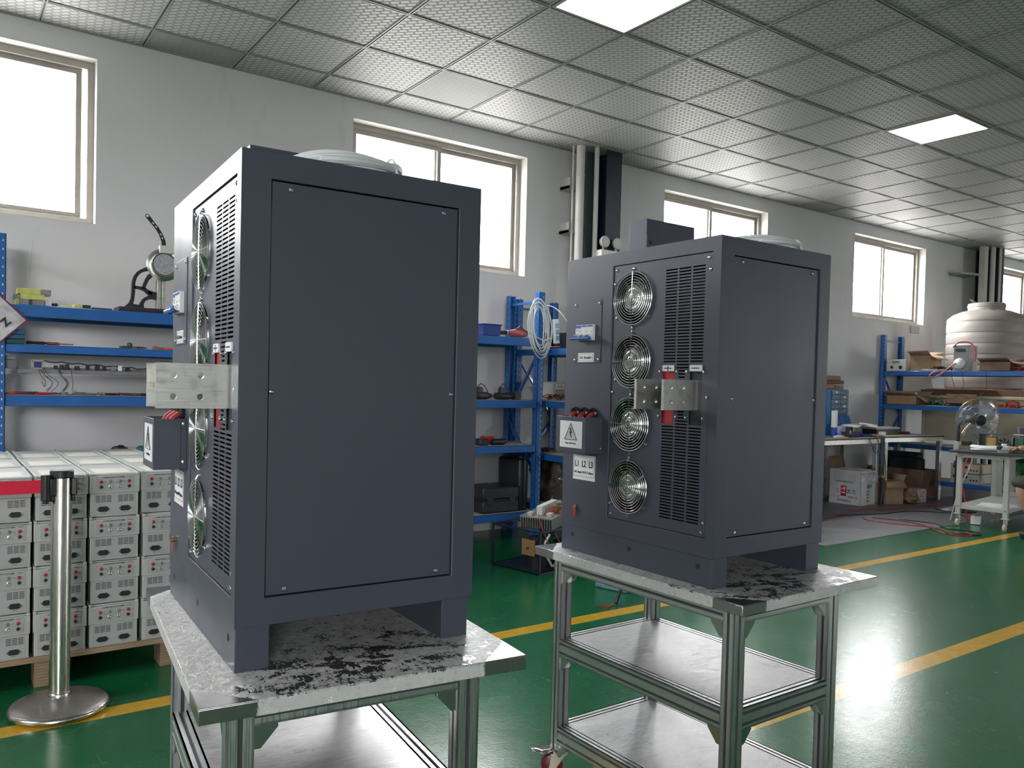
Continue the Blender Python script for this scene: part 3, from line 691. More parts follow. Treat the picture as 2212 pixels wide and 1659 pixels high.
    for q in ((y0, y1, z0, z0 + .0009), (y0, y1, z1 - .0009, z1), (y0, y0 + .0009, z0, z1), (y1 - .0009, y1, z0, z1)): fr.box(-.001, -.0005, *q)
    fr.build('label_border', INK, lc)
    for k, s_ in enumerate(('L1', 'L2', 'L3')): lettering(s_, .029, (-.001, .5755 - k * .034, .2935), lc, FX, FU, sx=.75, bold=.0004)
    lettering('AC input 415V 3 phase', .0105, (-.001, .5415, .2665), lc, FX, FU, sx=.92, bold=.0001)
    gs = MB().cyl((0, .575, .149), (-.012, .575, .149), .0042, n=12).lathe([(.0085, -.003), (.0085, -.007)], (0, .575, .149), 6, axis='x').build('earth_stud', BRASS, t)
    MB().box(-.008, -.0075, .569, .582, .118, .142).build('earth_tag', RED, gs)
    # side panel
    MB().box(.058, .454, .0045, .0065, .138, .9195).build('side_panel', PAINT, t, bev=.0005)
    for u, z in ((.093, .908), (.420, .908), (.0625, .525), (.4475, .525), (.093, .148), (.420, .148)): screw(t, (u, .0045, z), 'y', 1.15)
    # connection box on the roof
    rb = MB().box(.120, .345, .405, .485, CH, CH + .122).build('roof_box', PAINT, t, bev=.001)
    MB().box(.118, .146, .400, .402, CH + .020, CH + .070).build('roof_box_tab', PAINT, rb, bev=.0006)
    MB().cyl((.133, .3995, .972 + .045), (.133, .402, .972 + .045), .0065, n=14).build('tab_hole', DARKV, rb)
    return t
cabA = make_cabinet((-0.0615, -4.061, 0.7505), -.05, 'nearest and left slate grey power cabinet, its wide side panel facing the camera')
cabB = make_cabinet((1.2275, -4.096, 0.7505), 0.0, 'right slate grey power cabinet, whose four fans, vents and breaker face the camera')
def coil(loc, R, turns, r, label, seed, hh=.018, name='cable_coil', col=CABLEW, tie=True, sq=1.0):
    rr = random.Random(seed); b = MB()
    t = thing(name, label, 'cable', loc)
    pts = []; N = turns * 36
    for i in range(N + 1):
        a = 2 * PI * i / 36; k = i / 36.0
        rad = R * (1 - .16 * ((k * .618) % 1)) * (1 + .02 * math.sin(3 * a + k)); z = r + (k / turns) * (hh) + r * .9 * ((k * .37) % 1) * 2.0
        pts.append((rad * math.cos(a), rad * math.sin(a) * sq, z + .004 * math.sin(2 * a + k * 1.3) + .004))
    b.tube(pts, r, 8); b.build('cable', col, t)
    if tie:
        a = -.9
        MB().tube([(R * (.925 + .125 * math.cos(q)) * math.cos(a), R * (.925 + .125 * math.cos(q)) * math.sin(a) * sq, .004 + (hh + r * 3.6) * math.sin(q)) for q in [PI * k / 10 for k in range(11)]], .003, 6).build('cable_tie', WHITE, t)
    return t
coil((.205, -3.90, .7505 + CH), .125, 6, .0085, 'coil of white cable lying on the roof of the left cabinet', 3)
coil((1.575, -3.925, .7505 + CH), .140, 5, .0078, 'coil of white cable lying on the roof of the right cabinet', 5, .012)

# ---------------------------------------------------------------- aluminium carts with steel tops
def profile(b, axis, a0, a1, c0, w, h, nslots=(1, 1)):
    """slotted aluminium bar along axis from a0 to a1; c0 = lower corner of the section (other two axes), w x h"""
    s = .0045
    def bx(p0, p1, q0, q1, m):
        if axis == 'z': b.box(p0, p1, q0, q1, a0, a1, m)
        if axis == 'x': b.box(a0, a1, p0, p1, q0, q1, m)
        if axis == 'y': b.box(p0, p1, a0, a1, q0, q1, m)
    p, q = c0
    # core
    bx(p + s, p + w - s, q + s, q + h - s, 1)
    def lips(L, n):
        """solid spans between n slots on a face of length L"""
        o = []; cell = L / n; g_ = .0085
        cur = 0
        for k in range(n):
            m_ = cell * (k + .5); o.append((cur, m_ - g_ / 2)); cur = m_ + g_ / 2
        o.append((cur, L)); return o
    for u0, u1 in lips(w, nslots[0]): bx(p + u0, p + u1, q, q + s, 0); bx(p + u0, p + u1, q + h - s, q + h, 0)
    for u0, u1 in lips(h, nslots[1]): bx(p, p + s, q + u0, q + u1, 0); bx(p + w - s, p + w, q + u0, q + u1, 0)
def gusset(parent, c, dx, dy, rz=None):
    """triangular corner bracket under a rail; dx/dy is the direction along the rail"""
    b = MB(); L = .042; w = .013
    for o in (-w, w):
        pl = [(0, 0), (L, 0), (L, -.008), (.012, -L), (0, -L)]
        if dx: b.prism([(c[0] + p[0] * dx, c[2] + p[1]) for p in pl], 'y', c[1] + o - .0015, c[1] + o + .0015)
        else: b.prism([(c[1] + p[0] * dy, c[2] + p[1]) for p in pl], 'x', c[0] + o - .0015, c[0] + o + .0015)
    if dx: b.box(c[0], c[0] + L * dx, c[1] - w, c[1] + w, c[2] - .004, c[2]); b.box(c[0], c[0] + .004 * dx, c[1] - w, c[1] + w, c[2] - L, c[2])
    else: b.box(c[0] - w, c[0] + w, c[1], c[1] + L * dy, c[2] - .004, c[2]); b.box(c[0] - w, c[0] + w, c[1], c[1] + .004 * dy, c[2] - L, c[2])
    o = b.build('corner_bracket', LEAD if False else STEEL, parent)
    e = .02
    MB().cyl((c[0] + (e if dx else 0) * (dx or 1), c[1] + (e if dy else 0) * (dy or 1), c[2] - .004), (c[0] + (e if dx else 0) * (dx or 1), c[1] + (e if dy else 0) * (dy or 1), c[2] - .012), .006, n=12).build('bracket_bolt', CHROME, o)
    return o
def caster(parent, x, y, ang):
    c = thing('caster', None, None, (x, y, 0), ang); c.parent = parent
    del_ = [k for k in ('label', 'category') if k in c]
    for k in del_: del c[k]
    MB().lathe([(.0001, .092), (.024, .092), (.030, .088), (.030, .082), (.024, .078), (.0001, .078)], (0, 0, 0), 28).build('swivel', STEEL, c)
    f = MB()
    for s in (-.019, .019): f.prism([(-.028, .080), (.022, .080), (-.010, .030), (-.036, .028)], 'y', s - .0015, s + .0015)
    f.box(-.030, .024, -.020, .020, .076, .080); f.build('fork', STEEL, c, bev=.001)
    MB().lathe([(.0001, -.015), (.014, -.015), (.030, -.0135), (.036, -.010), (.0375, 0), (.036, .010), (.030, .0135), (.014, .015), (.0001, .015)], (-.022, 0, .0375), 30, axis='y').build('wheel', mat('maroon_wheel', (0.13, 0.015, 0.03), 0.3) if 'maroon_wheel' not in bpy.data.materials else bpy.data.materials['maroon_wheel'], c)
    p = MB(); p.add([(-.020, -.022, .090), (-.020, .022, .090), (-.058, .024, .084), (-.058, -.024, .084), (-.092, .022, .092), (-.092, -.022, .092)], [(0, 1, 2, 3), (3, 2, 4, 5)])
    p.build('brake_pedal', STEEL, c, solid=.003)
    return c
TD, TWd, TH = .633, .862, .7505
def make_cart(loc, rz, label, fx0, fw):
    t = thing('workbench_cart', label, 'cart', loc, rz, 'aluminium carts carrying the cabinets')
    b = MB(); b.box(0, TD, 0, TWd, TH - .0025, TH); k = .0022; z0 = TH - .029
    b.box(0, TD, 0, k, z0, TH - .0025); b.box(0, TD, TWd - k, TWd, z0, TH - .0025); b.box(0, k, k, TWd - k, z0, TH - .0025); b.box(TD - k, TD, k, TWd - k, z0, TH - .0025)
    top = b.build('top', TTOP, t, bev=.0015)
    # shift the material coordinates so that z = 0 is the top face
    for v in top.data.vertices: v.co.z -= TH
    top.location = (0, 0, TH)
    MB().box(.004, TD - .004, .004, TWd - .004, TH - .020, TH - .003).build('core_board', WOOD, t)
    fx1 = fx0 + fw; fy0, fy1 = .028, .758; pw, pd = .048, .036
    zt = TH - .0205; zb = .094
    posts = []
    for (px, py) in ((fx0, fy0), (fx1 - pw, fy0), (fx0, fy1 - pd), (fx1 - pw, fy1 - pd)):
        p = MB(); profile(p, 'z', zb, zt, (px, py), pw, pd, (1, 1)); p.build('leg', [ALU, ALU_D], t)
        caster(t, px + pw / 2, py + pd / 2, -.55)
    def rails(z, h, nm):
        ns = (1, 2) if h > .05 else (1, 1)
        for px in (fx0, fx1 - .036):
            r = MB(); profile(r, 'y', fy0 + pd, fy1 - pd, (px, z), .036, h, (1, ns[1])); r.build(nm, [ALU, ALU_D], t)
        for py in (fy0, fy1 - pd):
            r = MB(); profile(r, 'x', fx0 + pw, fx1 - pw, (py, z), pd, h, (1, ns[1])); r.build(nm, [ALU, ALU_D], t)
    rails(TH - .058, .037, 'top_rail'); rails(.408, .058, 'shelf_rail'); rails(.116, .058, 'shelf_rail')
    for z in (.4665, .1745):
        MB().box(fx0 + .034, fx1 - .034, fy0 + .034, fy1 - .034, z - .004, z - .001).build('shelf', SHEET, t)
    for z in (TH - .058, .408, .116):
        gusset(t, (fx0 + pw, fy0 + pd / 2, z), 1, 0); gusset(t, (fx1 - pw, fy0 + pd / 2, z), -1, 0)
        gusset(t, (fx0 + .018, fy0 + pd, z), 0, 1); gusset(t, (fx0 + .018, fy1 - pd, z), 0, -1)
        gusset(t, (fx1 - .018, fy0 + pd, z), 0, 1); gusset(t, (fx1 - .018, fy1 - pd, z), 0, -1)
        gusset(t, (fx0 + pw, fy1 - pd / 2, z), 1, 0); gusset(t, (fx1 - pw, fy1 - pd / 2, z), -1, 0)
    return t
make_cart((-.158, -4.191, 0), -.105, 'left aluminium cart with a peeling film top, carrying the nearest cabinet', .050, .490)
make_cart((1.170, -4.247, 0), .006, 'right aluminium cart with a peeling film top and two bare shelves below', .002, .474)
# ---------------------------------------------------------------- blue storage racks
def rack(name_label, loc, rz, L, D, H, levels, mids=(), group=None, board=WOODL):
    """L along local x, D along local y (0 = front). levels: (top z, beam height, x0, x1)"""
    t = thing('storage_rack', name_label, 'rack', loc, rz, group)
    pw, pd = .058, .062
    xs = [0] + list(mids) + [L]
    for x in xs:
        for y in (0, D):
            p = MB(); y0, y1 = (y, y + pd) if y == 0 else (y - pd, y); s = 1 if y == 0 else -1; f = .003
            yo = y0 if s > 0 else y1
            p.box(x - pw / 2, x + pw / 2, min(yo, yo + s * f), max(yo, yo + s * f), 0, H)      # face
            p.box(x - pw / 2, x - pw / 2 + f, y0, y1, 0, H); p.box(x + pw / 2 - f, x + pw / 2, y0, y1, 0, H)
            k = .04
            while k < H:
                for dx in (-.013, .013):
                    p.box(x + dx - .003, x + dx + .003, yo - s * .0006, yo, k, k + .011, 2 if dx > 0 else 1)
                for xf in (x - pw / 2 - .0006, x + pw / 2):
                    p.box(xf, xf + .0006, (y0 + y1) / 2 - .005, (y0 + y1) / 2 + .005, k + .02, k + .032, 1)
                k += .05
            p.build('upright', [BLUE, mat('punched_hole', (0.01, 0.015, 0.04), 0.6) if 'punched_hole' not in bpy.data.materials else bpy.data.materials['punched_hole'], WALL], t, ang=30)
        def brace(y0, z0, y1, z1):
            MB().tube([(x, y0, z0), (x, y1, z1)], .014, 4).build('brace', BLUE, t, ang=20)
        brace(.03, H - .08, D - .03, H - .08); brace(.03, H - .5, D - .03, H - 1.05)
        brace(.03, H - 1.55, D - .03, H - 1.1); brace(.03, .12, D - .03, .12)
    for (z, h, x0, x1) in levels:
        for y0 in (.004, D - .044):
            b = MB(); b.box(x0 + .03, x1 - .03, y0, y0 + .040, z - h, z - .006); b.box(x0 + .03, x1 - .03, y0 + .010, y0 + .036, z - .006, z - .002)
            b.build('beam', BLUE, t, bev=.003)
        MB().box(x0 + .032, x1 - .032, .046, D - .046, z - .014, z).build('shelf_board', board, t)
    return t
RL, RFY = (-.228, 3.652), -.20
LV = [(1.695, .070), (1.172, .065), (.798, .062), (.235, .062)]
Lk = RL[1] - RL[0]; Lm = 1.94
lev = []
for z, h in LV: lev += [(z, h, 0, Lm), (z, h, Lm, Lk)]
lev.insert(2, (1.466, .048, 0, Lm))
rk = rack('long blue two-bay shelving rack standing against the wall behind the left cabinet', (RL[0], RFY, 0), 0, Lk, .48, 2.085, lev, (Lm,), 'blue storage racks')
rack('blue rack set end-on to the wall behind the right cabinet, next to the long rack', (3.73, .285, 0), -PI / 2, 1.75, .47, 2.065, [(1.616, .056, 0, 1.75), (1.17, .056, 0, 1.75), (.716, .056, 0, 1.75), (.27, .056, 0, 1.75)], (), 'blue storage racks')
rack('blue rack beside the water tank at the right, running out from the wall', (9.794, .285, 0), -PI / 2, 2.2, .50, 2.085, [(1.606, .062, 0, 2.2), (1.165, .062, 0, 2.2), (.664, .062, 0, 2.2), (.225, .062, 0, 2.2)], (), 'blue storage racks')
# hanging document pocket on the rack's left upright
dp = thing('document_pocket', 'red-edged clear document pocket hung as a diamond on the left rack upright', 'document pocket', (-.245, RFY - .008, 1.60), 0, None, (0, PI / 4, 0))
MB().box(-.105, .105, -.002, .002, -.105, .105).build('sheet', CLEARF, dp)
ed = MB()
for q in ((-.11, .11, -.11, -.102), (-.11, .11, .102, .11), (-.11, -.102, -.102, .102), (.102, .11, -.102, .102)): ed.box(q[0], q[1], -.004, .003, q[2], q[3])
ed.build('border', mat('dark_red_edge', (0.14, 0.01, 0.02), 0.5), dp)
lettering('Z', .06, (.045, -.005, .02), dp, (0, 0, 1), (-1, 0, 0), bold=.002)
for k in range(5): lettering('|||| || |||', .022, (.0, -.005, -.03 + k * .0), dp, (0, 0, 1), (-1, 0, 0)) if k == 0 else None
# ---- things on the long rack
def blk(name, x0, x1, y0, y1, z0, z1, m, label, cat, rz=0.0, group=None, bev=.002):
    cx_, cy_ = (x0 + x1) / 2, (y0 + y1) / 2
    o = MB().box(x0 - cx_, x1 - cx_, y0 - cy_, y1 - cy_, 0, z1 - z0).build(name, m, bev=bev)
    o.location = (cx_, cy_, z0); o.rotation_euler = (0, 0, rz); return tag(o, label, cat, group)
zs = 1.695; gB = 'metal blocks on the top shelf'
def block2(x0, x1, z0, z1, split, ma, mb_, label, y0=-.16, y1=-.06, rz=0):
    t = thing('metal_block', label, 'block', ((x0 + x1) / 2, (y0 + y1) / 2, z0), rz, gB); w = (x1 - x0) / 2; s = -w + (x1 - x0) * split; d = (y1 - y0) / 2
    MB().box(-w, s, -d, d, 0, z1 - z0).build('wrapped_end', ma, t, bev=.001); MB().box(s, w, -d, d, 0, z1 - z0).build('bare_end', mb_, t, bev=.001)
block2(-.148, -.082, zs, zs + .030, .25, YEL, LEAD, 'grey block with a yellow end, bottom left of the block stack')
block2(-.080, -.006, zs, zs + .029, .2, mat('dark_tape', (.05, .05, .05), .6), LEAD, 'grey block with a dark band, bottom right of the block stack')
block2(-.160, -.128, zs + .0305, zs + .056, .5, LEAD, LEAD, 'small bare grey block at the left end of the middle row')
block2(-.126, -.004, zs + .0305, zs + .060, .10, YEL, YEL, 'yellow-wrapped block in the middle row of the block stack')
block2(-.140, .030, zs + .0605, zs + .093, .68, YEL, LEAD, 'long yellow and grey block lying on top of the block stack')
blk('small_box', .002, .034, -.14, -.09, zs, zs + .034, LABEL, 'small white box right of the yellow block stack', 'box')
blk('metal_block', .085, .140, -.15, -.10, zs, zs + .011, YEL, 'thin flat yellow block lying alone on the top shelf', 'block', 0, gB)
block2(.150, .240, zs, zs + .020, .5, YEL, IRON, 'yellow and black flat block left of the arbor press')
blk('metal_strip', .25, .36, -.14, -.10, zs, zs + .010, IRON, 'dark flat strip lying left of the arbor press', 'strip', .05)
tag(MB().ico((.055, -.10, zs + .013), .014, sz=(1.3, 1, .9)).build('plug', BLACK), 'small dark round plug beside the white box on the top shelf', 'plug')
# arbor press
ap = thing('arbor_press', 'black cast arbor press with a round steel dial and a slotted lever', 'arbor press', (.56, -.06, zs + .001))
ap.scale = (1, 1, 1)
MB().box(-.165, .17, -.09, .09, 0, .028).build('base', IRON, ap, bev=.004)
fr_ = MB()
def ribbon(pts, w, y0, y1, m=0):
    """flat cast web following pts (x, z, width)"""
    L_ = []; R_ = []
    for i, (x, z, ww) in enumerate(pts):
        a = pts[max(0, i - 1)]; c = pts[min(len(pts) - 1, i + 1)]; d = Vector((c[0] - a[0], c[1] - a[1])).normalized(); n = Vector((-d.y, d.x))
        L_.append((x + n.x * ww, z + n.y * ww)); R_.append((x - n.x * ww, z - n.y * ww))
    return L_ + R_[::-1]
def web(b, pts, y0=-.014, y1=.014):
    for i in range(len(pts) - 1): b.prism(ribbon(pts[i:i + 2], 0, 0, 0), 'y', y0, y1)
    for i, (x, z, w_) in enumerate(pts): b.cyl((x, y0 + .0005 + .0003 * (i % 2), z), (x, y1 - .0005, z), w_ * .985, n=14)
def arc(cx_, cz, rx, rz_, a0, a1, w, n=10): return [(cx_ + rx * math.cos(a0 + (a1 - a0) * k / n), cz + rz_ * math.sin(a0 + (a1 - a0) * k / n), w) for k in range(n + 1)]
web(fr_, [(-.105, .032, .012), (-.082, .050, .013), (-.072, .085, .010), (-.068, .13, .010), (-.067, .19, .010), (-.058, .225, .010), (-.040, .252, .010), (-.015, .270, .010), (.02, .285, .014)])
web(fr_, [(-.020, .030, .016), (-.018, .060, .011), (-.004, .085, .010), (.020, .100, .011), (.045, .106, .013), (.075, .106, .018)])
web(fr_, [(-.066, .160, .009), (-.030, .158, .009), (.0, .150, .011), (.018, .135, .012), (.040, .118, .012)]); web(fr_, [(-.010, .155, .010), (.0, .185, .010), (.012, .215, .011), (.03, .24, .014)]); web(fr_, [(.018, .135, .012), (.075, .128, .008)]); web(fr_, [(-.062, .04, .014), (-.03, .036, .012)])
fr_.build('frame', IRON, ap, ang=50)
MB().box(.070, .090, -.028, .018, .028, .26).box(.100, .119, -.028, .018, .028, .26).box(.070, .119, .0, .018, .028, .26).build('ram_guide', TIN, ap, bev=.001)
MB().box(.0915, .0985, -.022, .0, .03, .30).build('ram', STEEL, ap)
MB().lathe([(.030, -.02), (.098, -.02), (.103, -.026), (.103, -.034), (.095, -.040), (.080, -.044), (.076, -.054), (.070, -.054), (.066, -.048), (.0001, -.048)], (.099, -.03, .310), 40, axis='y').build('dial', STEEL, ap)
MB().lathe([(.0001, -.0525), (.066, -.0525)], (.099, -.03, .310), 32, axis='y').build('dial_face', mat('dial_frosted', (.36, .37, .39), .3, 0.0, bump=1.0, bscale=140, var=.3, vscale=60), ap)
MB().box(.069, .150, -.085, -.050, .382, .430).build('lever_clamp', PVC, ap, bev=.003)
lvr = MB(); web(lvr, [(.095, .425, .013), (.094, .455, .012), (.076, .500, .0105), (.056, .533, .0105), (.026, .568, .0105), (-.004, .604, .0125)], -.074, -.066); lvr.build('lever', IRON, ap)
lh = MB(); lh.cyl((-.004, -.0755, .604), (-.004, -.0645, .604), .008, n=16)
for a_, c_ in (((.087, .470), (.083, .482)), ((.079, .492), (.073, .504)), ((.052, .537), (.042, .549)), ((.035, .557), (.025, .568))): lh.tube([(a_[0], -.0745, a_[1]), (c_[0], -.0745, c_[1])], .0035, 6)
lh.build('lever_slot', WALL, ap)
# second shelf of the left bay
zs = 1.466
for k, (m_, lb) in enumerate(((GREEN, 'green case at the bottom of the case stack on the second shelf'), (mat('teal_case', (.03, .12, .25), .4), 'blue case in the middle of the case stack on the second shelf'), (mat('blue_case', (.025, .14, .32), .4), 'lighter blue case on top of the case stack on the second shelf'))):
    blk('tool_case', -.195, -.100 - .003 * (k == 0), -.17, -.05, zs + k * .0275, zs + .0265 + k * .0275, m_, lb, 'case', 0, 'flat cases on the second shelf', .004)
def driver(x, y, z, L, rz, mh, label, hr=.010, group=None, name='screwdriver'):
    t = thing(name, label, 'tool', (x, y, z + hr), rz, group)
    MB().lathe([(.0001, -L * .5), (hr, -L * .48), (hr * .85, -L * .30), (hr, -L * .1), (hr * .5, 0)], (0, 0, 0), 12, axis='x').build('handle', mh, t)
    MB().cyl((0, 0, 0), (L * .5, 0, 0), .003, n=8).build('shaft', STEEL, t); return t
driver(.015, -.13, zs, .22, .05, BLACK, 'black-handled screwdriver on the second shelf beside the case stack')
driver(.085, -.10, zs, .14, -.1, RED, 'red-handled screwdriver on the second shelf, right of the black one')
def pliers(x, y, z, rz, m_, label, s=1.0):
    t = thing('pliers', label, 'tool', (x, y, z + .008), rz)
    for d in (1, -1):
        MB().tube([(0, 0, 0), (-.03 * s, d * .012, 0), (-.08 * s, d * .018, 0), (-.11 * s, d * .012, 0)], [.006, .007, .0075, .006], 8).build('grip', m_, t)
        MB().tube([(-.005, -d * .004, 0), (.02 * s, -d * .008, 0), (.05 * s, -d * .002, 0)], [.007, .007, .003], 6).build('jaw', STEEL, t)
    return t
pliers(.52, -.12, zs, .2, GREEN, 'green-handled pliers on the second shelf under the arbor press')
blk('hose_clamp_tin', .41, .50, -.15, -.09, zs, zs + .014, CARDD, 'flat brown tray beside the green pliers on the second shelf', 'tray')
tag(MB().lathe([(.014, 0), (.017, .006), (.015, .034), (.006, .04), (.0001, .04)], (.478, -.05, zs), 16).build('bottle', GREEN), 'small dark green bottle standing behind the green pliers', 'bottle')
pliers(.66, -.12, zs, PI - .1, ORANGE, 'orange-handled pliers at the right end of the second shelf')
tag(MB().ico((.625, -.08, zs + .012), .013, sz=(1.5, 1, .9)).build('cap', ORANGE), 'small orange cap next to the orange-handled pliers', 'cap')
# thin grey rail between shelves with a board and looms
rail = thing('steel_channel', 'dark grey steel channel spanning the rack below the second shelf', 'channel', (.80, -.14, 1.316))
MB().box(-.935, .90, 0, .05, -.018, .006).build('channel', LEAD, rail, bev=.001); MB().box(-.935, .90, .045, .05, .006, .02).build('lip', LEAD, rail)
blk('grey_box', -.195, -.145, -.16, -.06, 1.323, 1.372, GREY, 'lower dark grey box at the left end of the channel', 'box'); blk('grey_box', -.195, -.145, -.16, -.06, 1.373, 1.398, LEAD, 'upper grey box at the left end of the channel', 'box')
pb = thing('circuit_board', 'small blue circuit board with cream connectors on the channel', 'circuit board', (-.035, -.125, 1.323))
MB().box(-.030, .032, 0, .003, 0, .054).build('board', mat('cream_board', (.48, .44, .34), .5), pb); MB().box(-.018, .020, -.012, 0, .010, .044).build('transformer', mat('blue_part', (.015, .05, .18), .3), pb, bev=.003)
for sx in (-.026, .024):
    for sz_ in (.006, .046): MB().cyl((sx + .002, -.003, sz_), (sx + .002, 0, sz_), .003, n=8).build('terminal', INK, pb)
def cable(pts, r, m_, label, name='cable', group=None, cat='cable', sub=4):
    """smooth curve through pts"""
    P = [Vector(p) for p in pts]; out = []
    for i in range(len(P) - 1):
        p0, p1, p2, p3 = P[max(i - 1, 0)], P[i], P[i + 1], P[min(i + 2, len(P) - 1)]
        for k in range(sub):
            t_ = k / sub
            out.append(.5 * ((2 * p1) + (p2 - p0) * t_ + (2 * p0 - 5 * p1 + 4 * p2 - p3) * t_ ** 2 + (3 * p1 - p0 - 3 * p2 + p3) * t_ ** 3))
    out.append(P[-1]); return tag(MB().tube(out, r, 6).build(name, m_), label, cat, group)
gl = 'black looms hanging from the channel'
for k, (x, dx, z1) in enumerate(((-.02, .06, 1.20), (-.01, .05, 1.19), (.0, .07, 1.19), (-.03, .035, 1.25), (.07, .05, 1.19), (.075, .04, 1.2), (.08, .045, 1.195), (.14, .01, 1.20))):
    lb = ['leftmost black wire hanging from the blue circuit board', 'second black wire hanging from the blue circuit board', 'third black wire, bulging furthest right, under the circuit board', 'short looping black wire right under the circuit board', 'first wire of the loom hanging right of the circuit board', 'middle wire of the loom hanging right of the circuit board', 'last wire of the loom hanging right of the circuit board', 'single curved black wire hanging at the right of the looms'][k]
    cable([(x, -.145, 1.325), (x + dx * .3, -.152, 1.29), (x + dx, -.155, 1.25), (x + dx * .9, -.15, 1.22), (x + dx * .5, -.145, max(z1, 1.182))], .0016, BLACK, lb, 'wire', gl, 'wire')
loom = thing('wire_loom', 'long black wire loom with clip connectors lying on the channel', 'wire loom', (0, -.125, 1.325))
MB().tube([(.0 + k * .03, .004 * math.sin(k), .045 - k * .0016 + .004 * math.cos(k * 2)) for k in range(20)], .0035, 6).build('bundle', BLACK, loom)
for k, x in enumerate((.05, .08, .11, .16, .22, .27, .31, .36, .40, .44)): MB().box(x, x + .022 + .006 * (k % 2), -.004, .004, 0, .022 + .01 * ((k * 7) % 3) / 2).build('connector', [BLACK, GREY, WHITE][k % 3] if k > 6 else BLACK, loom, bev=.001)
# third shelf: hand tools in a row
zs = 1.172
rnd = random.Random(11)
tl = [('driver', ORANGE, 'flat orange-handled file at the left end of the third shelf'), ('driver', RED, 'red and black screwdriver on the third shelf, first from the left'), ('driver', BLACK, 'black screwdriver next to the red and black one'), ('pliers', RED, 'red-handled pliers on the third shelf'), ('roll', GREY, 'grey tape roll lying on the third shelf'), ('ring', STEEL, 'round steel socket standing on the third shelf'), ('driver', STEEL, 'bare steel spanner on the third shelf behind the socket'), ('ring', CHROME, 'small chrome socket on the third shelf'), ('driver', YEL, 'yellow and black screwdriver on the third shelf'), ('pliers', BLACK, 'black-handled pliers on the third shelf near the cabinet'), ('driver', REDC, 'dark red screwdriver on the third shelf near the cabinet'), ('pliers', GREEN, 'green-handled pliers on the third shelf near the cabinet'), ('driver', BLACK, 'thick black screwdriver at the right of the third shelf'), ('pliers', IRON, 'dark steel pliers at the right of the third shelf')]
for k, (ty, m_, lb) in enumerate(tl):
    x = -.14 + k * .062; y = -.13 + .03 * (k % 3)
    if ty == 'driver': driver(x, y, zs, .15, rnd.uniform(-.3, .3), m_, lb, .009)
    elif ty == 'pliers': pliers(x, y, zs, rnd.uniform(-.3, .4), m_, lb, .8)
    elif ty == 'ring': tag(MB().lathe([(.008, -.012), (.014, -.012), (.014, .012), (.008, .012), (.008, -.012)], (x, y, zs + .0145), 20, axis='y').build('socket', m_), lb, 'socket')
    else: tag(MB().lathe([(.012, 0), (.022, 0), (.022, .018), (.012, .018), (.012, 0)], (x, y, zs), 24).build('tape_roll', m_), lb, 'tape')
# fourth shelf, just above the grey units
for k, (m_, lb) in enumerate(((BLACK, 'black tool lying on the low shelf behind the grey units, leftmost'), (REDC, 'red-handled tool on the low shelf behind the grey units'), (GREEN, 'green-handled tool on the low shelf near the cabinet'))):
    driver(.15 + k * .17, -.13, .798, .20, .1 * k, m_, lb, .014)
tag(lump((.42, -.10, .798 + .03), .032, (1.6, 1, 1), .2, 2, 1).build('pouch', BLACK), 'dark rounded pouch on the low shelf behind the grey units', 'pouch')
tag(lump((.55, -.12, .798 + .028), .032, (1.3, 1, .95), .2, 2, 5).build('pouch', mat('teal_pouch', (.02, .12, .14), .5)), 'teal rounded pouch on the low shelf near the cabinet', 'pouch')
# right bay, top shelf
zs = 1.695
bb_ = thing('parts_bin', 'blue plastic parts bin on the top shelf behind the left cabinet', 'bin', (3.16, -.11, zs))
MB().prism([(-.09, 0), (.075, 0), (.085, .085), (-.10, .085)], 'y', -.08, .08).build('body', mat('blue_bin', (.02, .05, .22), .35), bb_, bev=.003); MB().box(-.108, .092, -.088, .088, .085, .093).build('rim', mat('blue_bin_rim', (.03, .09, .36), .3), bb_, bev=.002)
dr_ = thing('power_drill', 'faded red drill with a black cord on the top shelf', 'drill', (3.45, -.13, zs + .036))
MB().tube([(-.09, 0, 0), (-.02, 0, .004), (.07, 0, 0), (.10, .0, -.004)], [.020, .032, .032, .018], 12).build('body', mat('pink_drill', (.42, .10, .11), .5), dr_)
MB().cyl((-.19, 0, -.004), (-.09, 0, 0), .018, n=14).build('barrel', BLACK, dr_); MB().cyl((-.115, 0, 0), (-.10, 0, 0), .021, n=14).build('collar', LGREY, dr_)
MB().tube([(.08, -.01, .02), (.0, -.034, .055), (-.03, -.02, .035), (.04, -.03, .03), (.11, -.04, .0), (.13, -.09, -.03), (.125, -.10, -.14), (.135, -.10, -.16)], .006, 8).build('cord', mat('brown_cord', (.07, .04, .04), .5), dr_)
# coil of white extension lead hanging on the upright
hl = thing('extension_lead', 'white extension lead coiled over the rack upright, socket strip hanging', 'extension lead', (3.60, -.245, 1.80))
cb = MB(); rr = random.Random(4)
for k in range(9):
    sx, sz_ = .060 + .0085 * k, .165 + .010 * k; ox_ = -.012 + .004 * (k % 4); pts = []
    for i in range(40):
        a = 2 * PI * i / 40; pts.append((ox_ + sx * math.cos(a) - .02 * math.sin(a) + .006 * math.sin(3 * a + k), -.008 * (k % 3) + .010 * math.cos(a), -.03 * (k % 3) * .5 + sz_ * math.sin(a) - .0))
    cb.tube(pts, .0048, 6, closed=True)
cb.build('cable', CABLEW, hl)
MB().tube([(-.10, -.02, -.02), (-.06, -.03, -.10), (.02, -.03, -.13), (.10, -.02, -.10), (.13, -.02, -.0)], .005, 6).build('cable_end', CABLEW, hl)
ss = MB().box(.118, .168, -.045, -.012, -.16, .045).build('socket_strip', WHITE, hl, bev=.006); ss.rotation_euler = (0, -.10, 0)
